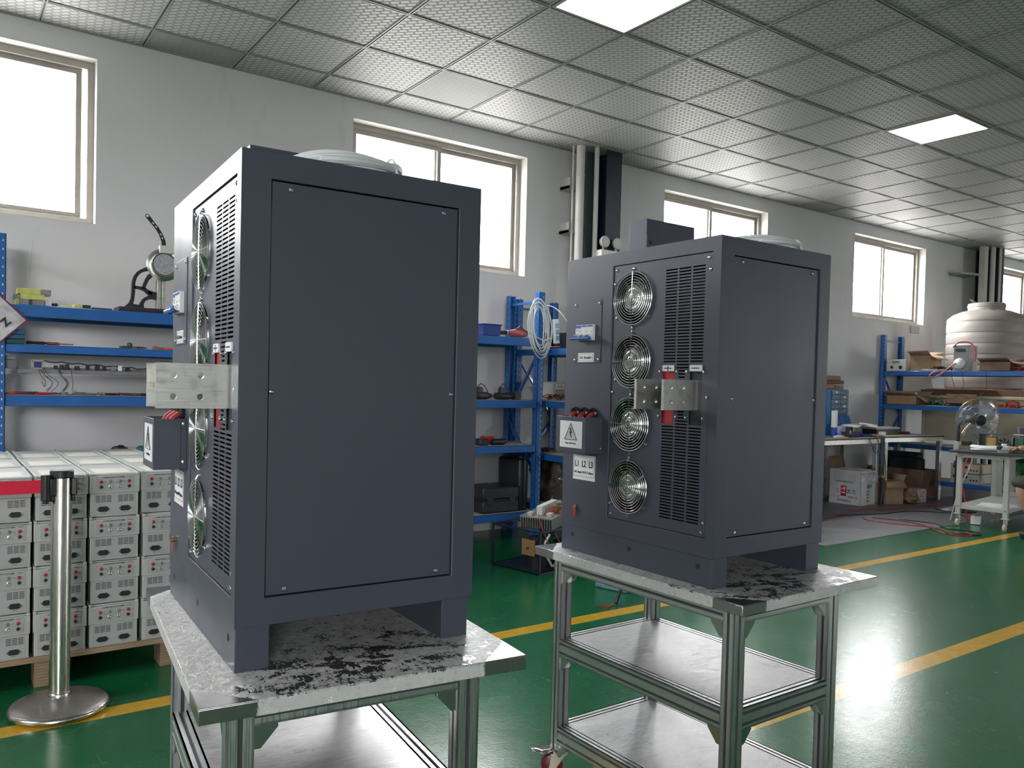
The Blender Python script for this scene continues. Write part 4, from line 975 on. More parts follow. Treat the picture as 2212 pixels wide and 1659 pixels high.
for k in range(3): MB().box(.124, .162, -.0465, -.045, -.135 + k * .052, -.095 + k * .052).build('socket', mat('pale_blue_socket', (.20, .42, .60), .4) if 'pale_blue_socket' not in bpy.data.materials else bpy.data.materials['pale_blue_socket'], ss)
# right bay, lower shelves
zs = 1.172
for k, (x, lb) in enumerate(((3.12, 'black cordless tool body at the left of the shelf behind the left cabinet'), (3.34, 'black cordless tool body nearer the rack upright'))):
    t = thing('cordless_tool', lb, 'tool', (x, -.12, zs + .032), .1)
    MB().lathe([(.0001, -.10), (.025, -.10), (.032, -.06), (.032, .04), (.022, .07), (.014, .10), (.0001, .10)], (0, 0, 0), 18, axis='x').build('body', BLACK, t)
    MB().prism([(-.06, .02), (.0, .02), (-.01, .07), (-.05, .07)], 'y', -.018, .018).build('battery', IRON, t, bev=.004); MB().tube([(-.05, 0, .07), (-.02, 0, .10), (.02, 0, .085), (.06, 0, .03)], .004, 6).build('cord', BLACK, t)
blk('charger', 3.44, 3.50, -.14, -.08, zs, zs + .075, BLACK, 'small black charger standing beside the rack brace', 'charger')
zs = .798
driver(3.36, -.13, zs, .30, .05, BLACK, 'long black grinder lying on the shelf behind the left cabinet', .028, None, 'angle_grinder')
driver(3.32, -.02, zs, .26, -.1, RED, 'red and black power tool lying behind the long black grinder', .034, None, 'power_tool')
blk('tool_battery', 3.08, 3.17, -.16, -.08, zs, zs + .055, IRON, 'dark tool battery left of the long black grinder', 'battery', 0, None, .01)
zs = .235
def hardcase(x0, x1, y0, y1, z0, z1, label, upright=False):
    t = thing('tool_case', label, 'case', ((x0 + x1) / 2, (y0 + y1) / 2, z0)); w, d, h = (x1 - x0) / 2, (y1 - y0) / 2, z1 - z0
    if upright: MB().box(-w, -.006, -d, d, 0, h).build('shell', BLACK, t, bev=.02); MB().box(.006, w, -d, d, 0, h).build('lid', BLACK, t, bev=.02); MB().box(-.006, .006, -d + .01, d - .01, .01, h - .01).build('seam', IRON, t); MB().tube([(0, -.06, h - .005), (0, -.06, h + .03), (0, .06, h + .03), (0, .06, h - .005)], .009, 8).build('handle', BLACK, t)
    else: MB().box(-w, w, -d, d, 0, h * .48).build('shell', BLACK, t, bev=.015); MB().box(-w, w, -d, d, h * .52, h).build('lid', BLACK, t, bev=.015); MB().box(-w + .01, w - .01, -d + .006, d, h * .48, h * .52).build('seam', IRON, t)
    for sx in (-.6, .6):
        if not upright: MB().box(w * sx - .03, w * sx + .03, -d - .006, -d + .006, h * .30, h * .66).build('latch', BLACK, t, bev=.003)
    return t
hardcase(3.13, 3.50, -.15, .14, zs, zs + .215, 'black hard case lying flat on the bottom shelf')
hardcase(3.505, 3.60, -.14, .18, zs, zs + .44, 'tall black hard case standing upright on the bottom shelf', True)
# end-on rack
osc = thing('oscilloscope', 'grey bench oscilloscope on the middle shelf behind the rack upright', 'oscilloscope', (3.97, .03, 1.17), -.55)
MB().box(-.17, .17, -.06, .06, 0, .165).build('case', LGREY, osc, bev=.006); MB().box(-.150, .0, -.063, -.06, .02, .150).build('screen', mat('screen_grey', (.50, .52, .52), .15), osc, bev=.002)
for r in range(5):
    for c in range(5): MB().box(.022 + c * .028, .038 + c * .028, -.065, -.06, .025 + r * .026, .039 + r * .026).build('button', WHITE if r > 2 else GREY, osc)
blk('black_box', 3.80, 3.93, -.16, -.02, 1.616, 1.76, BLACK, 'left black box on the top shelf of the end-on rack', 'box'); blk('black_box', 3.80, 3.93, -.36, -.19, 1.616, 1.75, BLACK, 'right black box on the top shelf of the end-on rack', 'box')
blk('foam_strip', 3.84, 3.87, -.183, -.163, 1.616, 1.76, CARD, 'brown strip squeezed between the two black boxes', 'strip')
cable([(3.78, -.05, 1.625), (3.76, -.12, 1.64), (3.77, -.2, 1.63), (3.78, -.3, 1.63)], .003, RED, 'red lead lying in front of the two black boxes')
cable([(3.80, .12, 1.97), (3.86, -.02, 2.0), (3.85, -.2, 1.93), (3.84, -.34, 1.80), (3.84, -.42, 1.66)], .004, LGREY, 'thin grey cable drooping from the end-on rack top')
def tangle(x, y, z, sx, sy, n, m_list, label, seed, r=.003, h=.04, name='wire_tangle'):
    t = thing(name, label, 'wires', (x, y, z)); q = random.Random(seed)
    for k in range(n):
        a, c = q.uniform(-.6, .6), q.uniform(-.6, .6); pts = []; ph = q.uniform(0, 6)
        for i in range(9):
            pts.append((max(-1, min(1, a + .55 * math.cos(ph + i * .75))) * sx, max(-1, min(1, c + .5 * math.sin(ph + i * .8))) * sy, r + abs(math.sin(ph + i * 1.1)) * h))
        MB().tube(pts, r, 6).build('wire', m_list[k % len(m_list)], t)
    return t
tangle(3.86, -.15, 1.17, .10, .16, 7, [BLACK, REDC, INK], 'tangle of black and red leads in front of the oscilloscope', 2, .004, .05)
tangle(3.86, -.12, .716, .10, .14, 4, [BLACK, IRON], 'dark cable bundle on the lower shelf of the end-on rack', 3, .008, .03)
blk('panel_board', 3.79, 4.1, -.30, .08, .27, .28, WOODL, 'pale board lying on the lowest shelf of the end-on rack', 'board')
coil((3.88, -.20, .281), .06, 3, .008, 'small white cable ring lying on the pale board', 8, .01, tie=False)
tag(lump((3.92, -.04, .27 + .185), .20, (.7, 1.0, 1.0), .30, 2.0, 3).build('plastic_bag', mat('dusty_bag', (.10, .085, .08), .25, bump=1.0, bscale=14, coat=.6)), 'dusty crumpled plastic bag on the lowest shelf of the end-on rack', 'bag')

# ---------------------------------------------------------------- open electronics chassis on the floor
ch = thing('open_chassis', 'open black frame chassis full of wiring on the floor by the rack', 'chassis', (2.86, -1.26, 0), .20)
LX, LY, HZ, k = .60, .46, .30, .014
fr2 = MB()
fr2.box(0, LX, 0, LY, .008, .014)
for x in (0, LX - k): fr2.box(x, x + k, 0, k, 0, HZ); fr2.box(x, x + k, LY - k, LY, 0, HZ); fr2.box(x, x + k, 0, LY, HZ - k, HZ)
for y in (0, LY - k): fr2.box(0, LX, y, y + k, HZ - k, HZ); fr2.box(0, LX, y, y + k, 0, k)
fr2.box(.24, .255, 0, .006, 0, HZ)
fr2.build('frame', mat('dark_blue_chassis', (.012, .016, .030), .4), ch, bev=.001)
MB().box(.004, .006, .05, .17, .12, .23).build('mounting_board', mat('tan_board', (.30, .16, .06), .6), ch); MB().cyl((-.004, .11, .17), (.004, .11, .17), .012, n=16).build('knob', STEEL, ch)
MB().cyl((.12, .12, .014), (.12, .12, .235), .065, n=28).build('toroid', DARKV, ch)
for j in range(3):
    tr = MB(); x0 = .28 + j * .105
    for q in range(9): tr.box(x0, x0 + .085, .02, .12, .03 + q * .019, .042 + q * .019)
    tr.box(x0 + .01, x0 + .075, .03, .11, .014, .20); tr.build('heat_sink', [DARKV, IRON][j % 2], ch)
    MB().tube([(x0 + .01, .01, .10 + .01 * j), (x0 + .04, .0, .06), (x0 + .07, .01, .03)], .0035, 6).build('wire', [PINK, YEL, COPPER][j], ch)
for j in range(7):
    MB().tube([(.30 + .006 * j, .006, .22), (.315 + .004 * j, -.004, .19 + .004 * j), (.30 + .006 * j, .006, .16)], .003, 6).build('loop_wire', mat('amber_wire', (.45, .30, .05), .5) if 'amber_wire' not in bpy.data.materials else bpy.data.materials['amber_wire'], ch)
MB().tube([(.10, .0, .27), (.04, -.01, .22), (.05, -.02, .13), (.12, -.01, .05), (.22, .01, .035)], .008, 8).build('white_hose', CABLEW, ch)
MB().tube([(.16, .0, .27), (.20, -.01, .20), (.235, -.005, .17), (.20, -.01, .12), (.235, .0, .02)], .005, 8).build('wire', PINK, ch)
MB().tube([(.24, -.006, .13), (.17, -.015, .10), (.14, -.01, .05), (.17, .0, .015)], .005, 8).build('wire', YEL, ch)
pm = thing('power_module', 'grey finned power module with a terminal block on top of the open chassis', 'power module', (3.08, -1.05, .305), .42, None, (0, -.10, .42))
fin = MB().box(-.16, .16, -.13, .13, .075, .085)
for q in range(14): fin.box(-.16, .16, -.128 + q * .019, -.122 + q * .019, .005, .076)
fin.build('heat_sink', mat('cast_grey', (.36, .36, .35), .4, .5), pm, bev=.001)
for q in range(8): MB().box(-.10 + q * .03, -.074 + q * .03, -.02, .025, .086, .150).build('terminal', WHITE, pm, bev=.002)
for sx, sy in ((-.10, -.08), (.10, -.08), (.12, .07), (-.12, .06)): MB().prism([(sx - .02, sy - .02), (sx + .025, sy - .02), (sx + .02, sy + .02), (sx - .02, sy + .02)], 'z', .085, .110).build('clamp', PVC, pm, bev=.003)
MB().lathe([(.010, -.03), (.024, -.03), (.024, .03), (.010, .03)], (.02, -.07, .112), 16, axis='x').build('copper_coil', COPPER, pm)
for q in range(4): MB().tube([(-.10 + .05 * q, -.03, .10), (-.06 + .06 * q, -.08, .12), (.0 + .05 * q, -.13, .08), (.04 + .04 * q, -.145, .03)], .003, 6).build('wire', [RED, ORANGE, REDC, PINK][q], pm)
MB().tube([(-.12, .0, .10), (-.2, -.05, .08), (-.26, -.13, -.02), (-.30, -.20, -.12)], .003, 6).build('wire', RED, pm)
bx = thing('floor_box', 'pale blue battered box on the floor under the right cart', 'box', (3.17, -1.76, 0), .25)
MB().box(-.16, .16, -.12, .12, 0, .10).build('body', mat('battered_blue', (.16, .26, .34), .6, var=.6, vscale=22), bx, bev=.01); MB().box(-.13, .02, -.10, .06, .10, .104).build('wrap', CLEARF, bx)
fc = thing('frayed_cable', 'black cable end with frayed copper lying across the yellow line', 'cable', (2.74, -2.08, 0))
MB().tube([(.13, .03, .09), (.10, .02, .05), (.06, .0, .012)], .010, 8).build('jacket', BLACK, fc)
for q in range(6): MB().tube([(.06, 0, .010), (.0, -.01 + .008 * q, .006), (-.07, -.05 + .018 * q, .003)], .002, 5).build('strand', COPPER, fc)
# ---------------------------------------------------------------- pallet with grey power units
PX0, PX1, PY0, PY1 = -.60, .435, -1.80, -.46
pal = thing('pallet', 'brown paperboard pallet under the stacks of grey power units', 'pallet', (PX0, PY0, 0))
MB().box(0, PX1 - PX0, 0, PY1 - PY0, .112, .132).build('deck', PULP, pal, bev=.002)
for x in (.0, .42, .91):
    for y in (.03, .62, 1.21):
        b = MB()
        for q in range(9): b.box(x, x + .12, y, y + .12, q * .0124, q * .0124 + .0112)
        b.build('block', PULP, pal)
UW, UD, UH = .197, .41, .186
unit_dark = mat('socket_black', (.02, .02, .022), .35)
def make_unit(full, label):
    t = thing('power_unit', label, 'power unit', (0, 0, 0), 0, 'stacked grey power units')
    b = MB(); w = UW
    b.box(.004, w - .004, .004, UD - .004, 0, .100); b.box(0, w, 0, UD, .100, UH - .012)
    # lid with sunken centre
    b.box(.010, w - .010, .010, UD - .010, UH - .012, UH - .004); b.box(0, .012, 0, UD, UH - .012, UH); b.box(w - .012, w, 0, UD, UH - .012, UH)
    b.build('body', GREYP, t, bev=.0025)
    MB().box(.03, w - .03, .03, UD * .55, UH - .004, UH - .0025).build('top_label', mat('cream_sheet', (.60, .58, .52), .6) if 'cream_sheet' not in bpy.data.materials else bpy.data.materials['cream_sheet'], t)
    if not full: return t
    up = MB().box(.022, w - .022, -.0016, 0, .108, .172).build('upper_panel', PANELG, t, bev=.0006)
    MB().box(.016, w - .016, .0022, .004, .006, .096).build('lower_panel', PANELG, t, bev=.0006)
    lettering('NOBLE ECO SYSTEMS', .0085, (.095, -.0018, .1675), up, sx=1.05, bold=.00012); lettering('MAX20', .0055, (.158, -.0018, .1675), up)
    for (x, z, m_, nm, r) in ((.044, .150, RED, 'red_terminal', .0068), (.154, .150, RED, 'red_terminal', .0068), (.044, .128, unit_dark, 'black_terminal', .0068), (.154, .128, unit_dark, 'black_terminal', .0068),
                          (.080, .151, GREY, 'indicator_button', .0062), (.117, .151, GREY, 'indicator_button', .0062)):
        o = MB().lathe([(r, 0), (r, -.006), (r * .8, -.0075), (r * .35, -.0078), (r * .3, -.004), (.0001, -.004)], (x, -.0016, z), 16, axis='y').build(nm, m_, up)
    for x in (.080, .117):
        MB().lathe([(.0062, 0), (.0062, -.004), (.004, -.0045), (.0038, -.002), (.0001, -.002)], (x, -.0016, .130), 16, axis='y').build('signal_socket', CHROME, up)
        lettering('Run/Fault', .0042, (x, -.0018, .1415), up); lettering('RS-485', .0042, (x, -.0018, .1195), up)
    for x in (.044, .154): lettering('DC +', .004, (x, -.0018, .1405), up); lettering('DC -', .004, (x, -.0018, .118), up)
    lettering('1#', .0045, (.062, -.0018, .150), up); lettering('2#', .0045, (.136, -.0018, .150), up)
    for gx in (.024, .112):
        vt = MB()
        for c in range(3):
            for r in range(5): vt.box(gx + c * .0215, gx + c * .0215 + .0185, .0016, .0024, .062 + r * .0062, .0645 + r * .0062)
        vt.build('vent', INK, t)
    for gx in (.054, .140):
        i_ = MB().prism([(gx - .026, .031), (gx - .014, .021), (gx + .014, .021), (gx + .026, .031), (gx + .014, .043), (gx - .014, .043)], 'y', -.001, .0024).build('power_inlet', unit_dark, t, bev=.0006)
        MB().box(gx - .013, gx + .013, -.0014, -.0008, .025, .039).build('inlet_recess', INK, i_)
        for s in (-.0205, .0205): MB().cyl((gx + s, -.0022, .0315), (gx + s, -.001, .0315), .0028, n=10).build('inlet_screw', CHROME, i_)
        lettering('Input AC', .0046, (gx, .0018, .0145), t)
    return t
fullu = make_unit(True, ''); simp = make_unit(False, '')
used = [False, False]
colx = [-.598, -.3935, -.1865, .018, .2245][1:]; colx = [-.393, -.1870, .0180, .2245]
coln = ['leftmost stack', 'stack behind the steel post', 'stack right of the steel post', 'rightmost stack']
rown = ['front row', 'middle row', 'back row']; lvn = ['bottom', 'second from bottom', 'third from bottom', 'top']
for r in range(3):
    for c in range(4):
        for l in range(4):
            lab = 'grey power unit, %s of the %s, %s' % (lvn[l], coln[c], rown[r])
            x = colx[c] + rnd.uniform(-.0025, .0025); y = [-1.785, -1.355, -.925][r] + (.035 if c == 3 and r == 0 and l == 3 else 0) + rnd.uniform(-.004, .004)
            z = .1325 + l * (UH + .0008); k = 0 if r == 0 else 1; src = (fullu, simp)[k]
            if not used[k]: used[k] = True; src.location = (x, y, z); src['label'] = lab
            else: dup(src, (x, y, z), rnd.uniform(-.006, .006), lab)
# ---------------------------------------------------------------- belt post
bp_ = thing('belt_barrier_post', 'stainless belt barrier post with a round base, red belt running left', 'barrier post', (-.120, -2.065, 0))
MB().lathe([(.0001, .062), (.028, .060), (.12, .040), (.166, .030), (.171, .024), (.171, .010), (.165, .0)], (0, 0, 0), 56).build('base_cover', BASEC, bp_, ang=60)
MB().lathe([(.1715, .006), (.176, .010), (.1765, .018), (.172, .026), (.168, .028)], (0, 0, 0), 56).build('base_rim', STAN, bp_, ang=60)
MB().lathe([(.0365, .052), (.0365, .905), (.035, .91)], (0, 0, 0), 40).build('tube', STAN, bp_, ang=60)
MB().lathe([(.040, .052), (.040, .068), (.037, .072)], (0, 0, 0), 40).build('collar', STAN, bp_)
hd_ = MB().lathe([(.037, .900), (.0415, .904), (.0415, .926), (.039, .929), (.0001, .929)], (0, 0, 0), 36).build('head_cap', BLACK, bp_)
MB().lathe([(.0001, .9296), (.033, .9296)], (0, 0, 0), 30).build('cap_plate', STEEL, bp_)
for a in (-2.70, -.25, 1.2):
    X_ = Matrix.Rotation(a, 4, 'Z')
    b = MB(); b.box(.035, .054, -.019, .019, .835, .901, X=X_); b.box(.037, .046, -.012, .012, .812, .835, X=X_); b.build('belt_slot', BLACK, bp_, bev=.003)
ca = MB(); ca.cyl((-.056, -.022, .818), (-.056, -.022, .915), .017, n=20); ca.cyl((-.056, -.022, .805), (-.056, -.022, .818), .011, n=16); ca.build('belt_cassette', BLACK, bp_, bev=.002)
tag(MB().box(-1.30, -.189, -2.088, -2.0865, .847, .8965).build('barrier_belt', REDB), 'red webbing belt stretched from the steel post out of the left edge', 'belt')
# ---------------------------------------------------------------- right-hand work area
tag(MB().box(5.62, 11.9, -1.63, .29, .0005, .005).build('floor_mat', MATG), 'grey rubber mat covering the floor in front of the benches', 'mat')
def bench(loc, rz, L, D, H, label, legs_x, top_m):
    t = thing('workbench', label, 'workbench', loc, rz, 'workbenches')
    MB().box(0, L, 0, D, H - .018, H - .004).build('top', WOOD, t, bev=.002); MB().box(.0, L, -.004, D, H - .004, H).build('top_mat', top_m, t)
    MB().box(.01, L - .01, .004, .034, H - .068, H - .018).build('apron', TIN, t, bev=.001)
    MB().box(.01, L - .01, D - .034, D - .004, H - .068, H - .018).build('apron', STEEL, t, bev=.001)
    for x in legs_x:
        for y in (.006, D - .056): MB().box(x, x + .05, y, y + .05, .005, H - .018).build('leg', STEEL if y < .1 else LEAD, t, bev=.002)
    return t
BZ = .79
benchA = bench((6.35, -.47, 0), 0, 2.16, .72, BZ, 'left workbench behind the right cabinet, strewn with papers and wires', (.02, 2.08), mat('bench_mat_grey', (.17, .175, .17), .5, var=.2, vscale=9))
benchB = bench((8.53, -.50, 0), -.10, 1.15, .62, BZ + .012, 'right workbench with a bowed wooden top in front of the blue rack', (.02, 1.08), mat('bench_mat_green', (.15, .17, .15), .5, var=.2, vscale=9))
# parts drawers and cartons behind bench A
dw = thing('drawer_cabinet', 'blue small-parts cabinet with clear drawers on the left workbench', 'drawer cabinet', (8.36, .02, BZ), 0)
MB().box(-.20, .235, 0, .16, 0, .55).build('carcass', mat('cabinet_blue', (.02, .14, .36), .4), dw, bev=.004)
clr = mat('smoky_drawer', (.14, .20, .24), .2, var=.35, vscale=25, coat=.5)
for r in range(5):
    for c in range(2):
        d_ = MB().box(-.115 + c * .170, .045 + c * .170, -.020, .0, .262 + r * .056, .310 + r * .056).build('drawer', clr, dw, bev=.002)
        if (r + c) % 2 == 0: MB().box(-.06 + c * .17, -.02 + c * .17, -.022, -.020, .28 + r * .056, .300 + r * .056).build('drawer_label', LABEL, d_)
for c in range(3): MB().prism([(-.07, .02), (0, .02), (0, .235), (-.03, .235), (-.07, .12)], 'x', -.105 + c * .112, -.003 + c * .112).build('open_bin', mat('bin_blue', (.015, .10, .30), .35) if 'bin_blue' not in bpy.data.materials else bpy.data.materials['bin_blue'], dw, bev=.002)
def carton(x, y, z, w, d, h, rz, label, m_=CARD, flaps=True, name='cardboard_box', open_=True, ang=.6):
    t = thing(name, label, 'box', (x, y, z), rz); th = .004
    b = MB(); b.box(-w / 2, w / 2, -d / 2, -d / 2 + th, 0, h); b.box(-w / 2, w / 2, d / 2 - th, d / 2, 0, h); b.box(-w / 2, -w / 2 + th, -d / 2, d / 2, 0, h); b.box(w / 2 - th, w / 2, -d / 2, d / 2, 0, h); b.box(-w / 2, w / 2, -d / 2, d / 2, 0, th)
    if not open_: b.box(-w / 2, w / 2, -d / 2, d / 2, h - th, h)
    b.build('body', m_, t)
    if open_: MB().box(-w / 2 + .01, w / 2 - .01, -d / 2 + .01, d / 2 - .01, th, h * .72).build('contents', CARDD, t)
    if flaps:
        f = d * .42; s_, c_ = math.sin(ang), math.cos(ang)
        MB().add([(-w / 2, -d / 2, h), (w / 2, -d / 2, h), (w / 2 + .02, -d / 2 - f * s_, h - f * c_ * .8), (-w / 2 - .02, -d / 2 - f * s_, h - f * c_ * .8)], [(0, 1, 2, 3)]).build('flap', m_, t, solid=.004)
        MB().add([(w / 2, -d / 2, h), (w / 2, d / 2, h), (w / 2 + w * .4 * s_, d / 2, h + w * .3 * c_), (w / 2 + w * .4 * s_, -d / 2, h + w * .3 * c_)], [(0, 1, 2, 3)]).build('flap', m_, t, solid=.004)
        MB().add([(-w / 2, -d / 2, h), (-w / 2, d / 2, h), (-w / 2 - w * .4 * s_, d / 2, h + w * .3 * c_), (-w / 2 - w * .4 * s_, -d / 2, h + w * .3 * c_)], [(0, 1, 2, 3)]).build('flap', m_, t, solid=.004)
    return t
carton(8.22, .10, BZ + .551, .22, .12, .065, 0, 'flat brown carton on top of the parts cabinet', CARD, False, open_=False)
carton(8.45, .10, BZ + .551, .16, .12, .050, .1, 'small brown carton at the right on top of the parts cabinet', CARD, False, open_=False)
sh = thing('wall_shelf', 'narrow white wall shelf above the parts cabinet', 'shelf', (8.25, .343, 1.40)); MB().box(-.4, .36, -.26, 0, -.016, 0).build('board', WHITE, sh)
for x in (-.3, .25): MB().box(x, x + .02, -.20, 0, -.08, -.016).build('bracket', LGREY, sh)
carton(8.38, .18, 1.4005, .42, .20, .048, 0, 'lower flat carton on the narrow wall shelf', CARDD, False, open_=False); carton(8.36, .18, 1.4495, .36, .18, .055, .02, 'upper flat carton on the narrow wall shelf', CARD, False, open_=False)
bt = MB().cyl((0, 0, 0), (0, 0, .11), .035, n=16).cyl((0, 0, .11), (0, 0, .30), .035, n=16, m=1).build('spray_can', [mat('can_blue', (.03, .08, .35), .35), WHITE]); bt.location = (7.94, -.22, BZ); tag(bt, 'white and blue cylinder standing on the left workbench by the cabinet edge', 'can')
af = thing('axial_fan', 'square black cooling fan with a pale green-striped hub on the left workbench', 'fan', (8.02, -.36, BZ), .25)
fb = MB()
ring_pts = circ(.055, 36)
for yy in (-.02, .02):
    tmp = MB(); ring_cell(tmp, -.062, .062, 0, .124, 0, .062, ring_pts); fb.add([(p[1], yy, p[2]) for p in tmp.v], tmp.f)
fb.add([(p[0], -.02, .062 + p[1]) for p in ring_pts] + [(p[0], .02, .062 + p[1]) for p in ring_pts], [(i, (i + 1) % 36, 36 + (i + 1) % 36, 36 + i) for i in range(36)])
for q in ((-.062, -.062, 0, .124), (.062, .062, 0, .124)): fb.quad((q[0], -.02, 0), (q[0], .02, 0), (q[0], .02, .124), (q[0], -.02, .124))
fb.quad((-.062, -.02, .124), (.062, -.02, .124), (.062, .02, .124), (-.062, .02, .124)); fb.quad((-.062, -.02, 0), (.062, -.02, 0), (.062, .02, 0), (-.062, .02, 0))
fb.build('frame', BLACK, af)
MB().cyl((0, -.018, .062), (0, .016, .062), .022, n=24).build('hub', LABEL, af); MB().box(-.019, .019, -.0186, -.018, .056, .066).build('hub_stripe', mat('green_print', (.05, .35, .10), .5), af)
bl = MB()
for k in range(7):
    a = 2 * PI * k / 7; bl.add([(.022 * math.cos(a), -.01, .062 + .022 * math.sin(a)), (.053 * math.cos(a + .2), -.012, .062 + .053 * math.sin(a + .2)), (.053 * math.cos(a + .75), .012, .062 + .053 * math.sin(a + .75)), (.022 * math.cos(a + .6), .01, .062 + .022 * math.sin(a + .6))], [(0, 1, 2, 3)])
bl.build('blades', IRON, af, solid=.001)
pp = thing('paper_stack', 'loose white papers lying over the tools on the left workbench', 'papers', (8.45, -.22, BZ + .115), .05)
for k, (dx, dy, rz_, tl_) in enumerate(((-.12, 0, .1, .02), (.02, .02, -.15, -.05), (.16, -.03, .45, .12))):
    s_ = MB().add([(-.15, -.10, .01 * math.sin(k)), (0, -.10, .02), (.15, -.10, -.012), (.15, .10, .0), (0, .10, .024), (-.15, .10, .012)], [(0, 1, 4, 5), (1, 2, 3, 4)]).build('sheet', PALEG, pp, solid=.001)
    s_.location = (dx, dy, k * .006); s_.rotation_euler = (tl_, -tl_, rz_)
blk('blue_tray', 8.14, 8.36, -.33, -.18, BZ, BZ + .055, mat('royal_blue', (.03, .04, .25), .4), 'royal blue plastic tray under the papers on the left workbench', 'tray', .1)
blk('paper_pile', 8.27, 8.42, -.18, .0, BZ + .0, BZ + .11, PALEG, 'pile of white paper under the loose sheets', 'papers')
tangle(8.12, -.30, BZ, .16, .08, 8, [PINK, REDC, CABLEW, BLUEP], 'tangle of red and white wires beside the black cooling fan', 21, .004, .05)
tangle(8.44, -.38, BZ, .14, .05, 8, [CABLEW, ORANGE, BLACK, BLUEP], 'tangle of orange and white wires at the front edge of the left workbench', 22, .003, .03)
blk('amber_strip', 7.72, 7.90, -.43, -.38, BZ, BZ + .012, mat('amber_card', (.50, .33, .12), .6), 'amber card lying at the left front of the left workbench', 'card', .05)
blk('paper_note', 7.80, 7.97, -.36, -.28, BZ, BZ + .02, PALEG, 'small stack of white slips beside the black cooling fan', 'papers', .3)
tag(MB().cyl((7.74, -.40, BZ + .045), (7.93, -.30, BZ + .075), .012, n=12).build('screwdriver', mat('bright_blue_grip', (.03, .22, .60), .35)), 'bright blue tool handle left of the black cooling fan', 'tool')
ins = thing('bench_instrument', 'flat black instrument with a grey top on the right workbench', 'instrument', (8.90, -.24, BZ + .012), -.1)
MB().box(-.22, .20, -.10, .10, 0, .07).build('case', BLACK, ins, bev=.004); MB().box(-.24, .21, -.11, .11, .07, .095).build('lid', LGREY, ins, bev=.004)
blk('red_binder', 9.20, 9.45, -.30, -.10, BZ + .012, BZ + .045, mat('maroon_folder', (.10, .012, .02), .5), 'dark red folder right of the flat black instrument', 'folder', -.1)
blk('green_sheet', 8.62, 8.95, -.50, -.36, BZ + .012, BZ + .016, mat('yellow_green_sheet', (.42, .44, .16), .6), 'yellow-green sheet at the front of the right workbench', 'sheet', -.1)
blk('white_block', 8.60, 8.66, -.44, -.38, BZ + .018, BZ + .06, WHITE, 'small white connector block on the yellow-green sheet', 'block')
cable([(8.25, -.47, BZ), (8.28, -.49, .70), (8.34, -.49, .62), (8.42, -.49, .64), (8.44, -.48, .73), (8.40, -.47, BZ)], .004, BLACK, 'black cable looping below the front edge of the left workbench')
for k, (x, lb) in enumerate(((8.47, 'first black cable hanging down the left workbench leg'), (8.52, 'second black cable hanging down the left workbench leg'))):
    cable([(x, -.49, BZ), (x + .01, -.50, .6), (x - .02 + k * .05, -.51, .40), (x + .03, -.51, .22), (x - .02, -.53, .10), (x - .08, -.56, .012)], .005, BLACK, lb)
# cartons on the floor
wc = thing('white_carton', 'open white carton with a red logo under the left workbench', 'box', (8.13, -.46, .0055), .02)
W_, D_, H_ = .35, .39, .40
b = MB(); th = .005
b.box(0, W_, 0, th, 0, H_); b.box(0, W_, D_ - th, D_, 0, H_); b.box(0, th, 0, D_, 0, H_); b.box(W_ - th, W_, 0, D_, 0, H_); b.box(0, W_, 0, D_, 0, th)
b.build('body', CARDW, wc); MB().box(.01, W_ - .01, .01, D_ - .01, th, .33).build('contents', CARDD, wc)
MB().add([(.02, D_, H_), (W_ - .02, D_, H_), (W_ - .02, D_ + .03, H_ + .14), (.02, D_ + .03, H_ + .14)], [(0, 1, 2, 3)]).build('flap', CARD, wc, solid=.004)
lg = MB().box(-.001, 0, .175, .245, .105, .215).build('logo', mat('logo_red', (.42, .02, .03), .5), wc)
MB().box(-.0016, -.001, .225, .232, .165, .190).box(-.0016, -.001, .190, .212, .175, .200).box(-.0016, -.001, .198, .204, .155, .175).box(-.0016, -.001, .185, .235, .130, .140).build('logo_mark', LABEL, lg)
MB().box(-.0016, -.001, .175, .245, .095, .107).build('logo_foot', INK, lg)
lettering('三', .055, (-.001, .285, .150), wc, FX, FU); lettering('滤', .055, (-.001, .150, .150), wc, FX, FU); lettering('芯', .055, (-.001, .085, .150), wc, FX, FU)
lettering('有限公司', .030, (-.001, .10, .085), wc, FX, FU); lettering('三工业', .030, (-.001, .300, .085), wc, FX, FU)
for z in (.050, .033, .262): lettering('地址电话传真邮箱网址服务热线', .014 if z < .1 else .017, (-.001, .20, z), wc, FX, FU, sx=.9)
gl_ = MB()
for z in (.365, .345, .322, .300, .280): gl_.box(-.0008, 0, .07, .33, z, z + .002)
for y in (.07, .12, .15, .328): gl_.box(-.0008, 0, y, y + .002, .28, .367)
gl_.build('printed_form', GREY, wc)
for k in range(4): lettering('品名  ——', .022, (.18, -.001, .16 - .036 * k), wc)
MB().box(.13, .23, -.0012, 0, .20, .24).build('printed_mark', GREY, wc)
blk('packing_tape', 8.135, 8.475, -.4625, -.4605, .285, .385, CLEARF, 'strip of glossy clear tape across the side of the white carton', 'tape')
carton(8.72, -.44, .0055, .26, .24, .27, -.3, 'small brown carton with a hanging flap right of the bench legs', CARD, True, ang=.35)
carton(9.60, -.14, .0055, .31, .70, .36, .03, 'large brown carton marked A1 under the right workbench', CARDD, False)
a1 = [o for o in bpy.data.objects if o.get('label') == 'large brown carton marked A1 under the right workbench'][0]
lettering('A1', .11, (.05, -.3515, .19), a1, sx=.9, bold=.002)
MB().box(-.14, -.0, -.30, .10, .20, .50).build('contents', mat('dark_cloth', (.016, .018, .024), .8), a1, bev=.03)
MB().box(.0, .14, -.2, .25, .20, .56).build('contents', DARKV, a1, bev=.02)
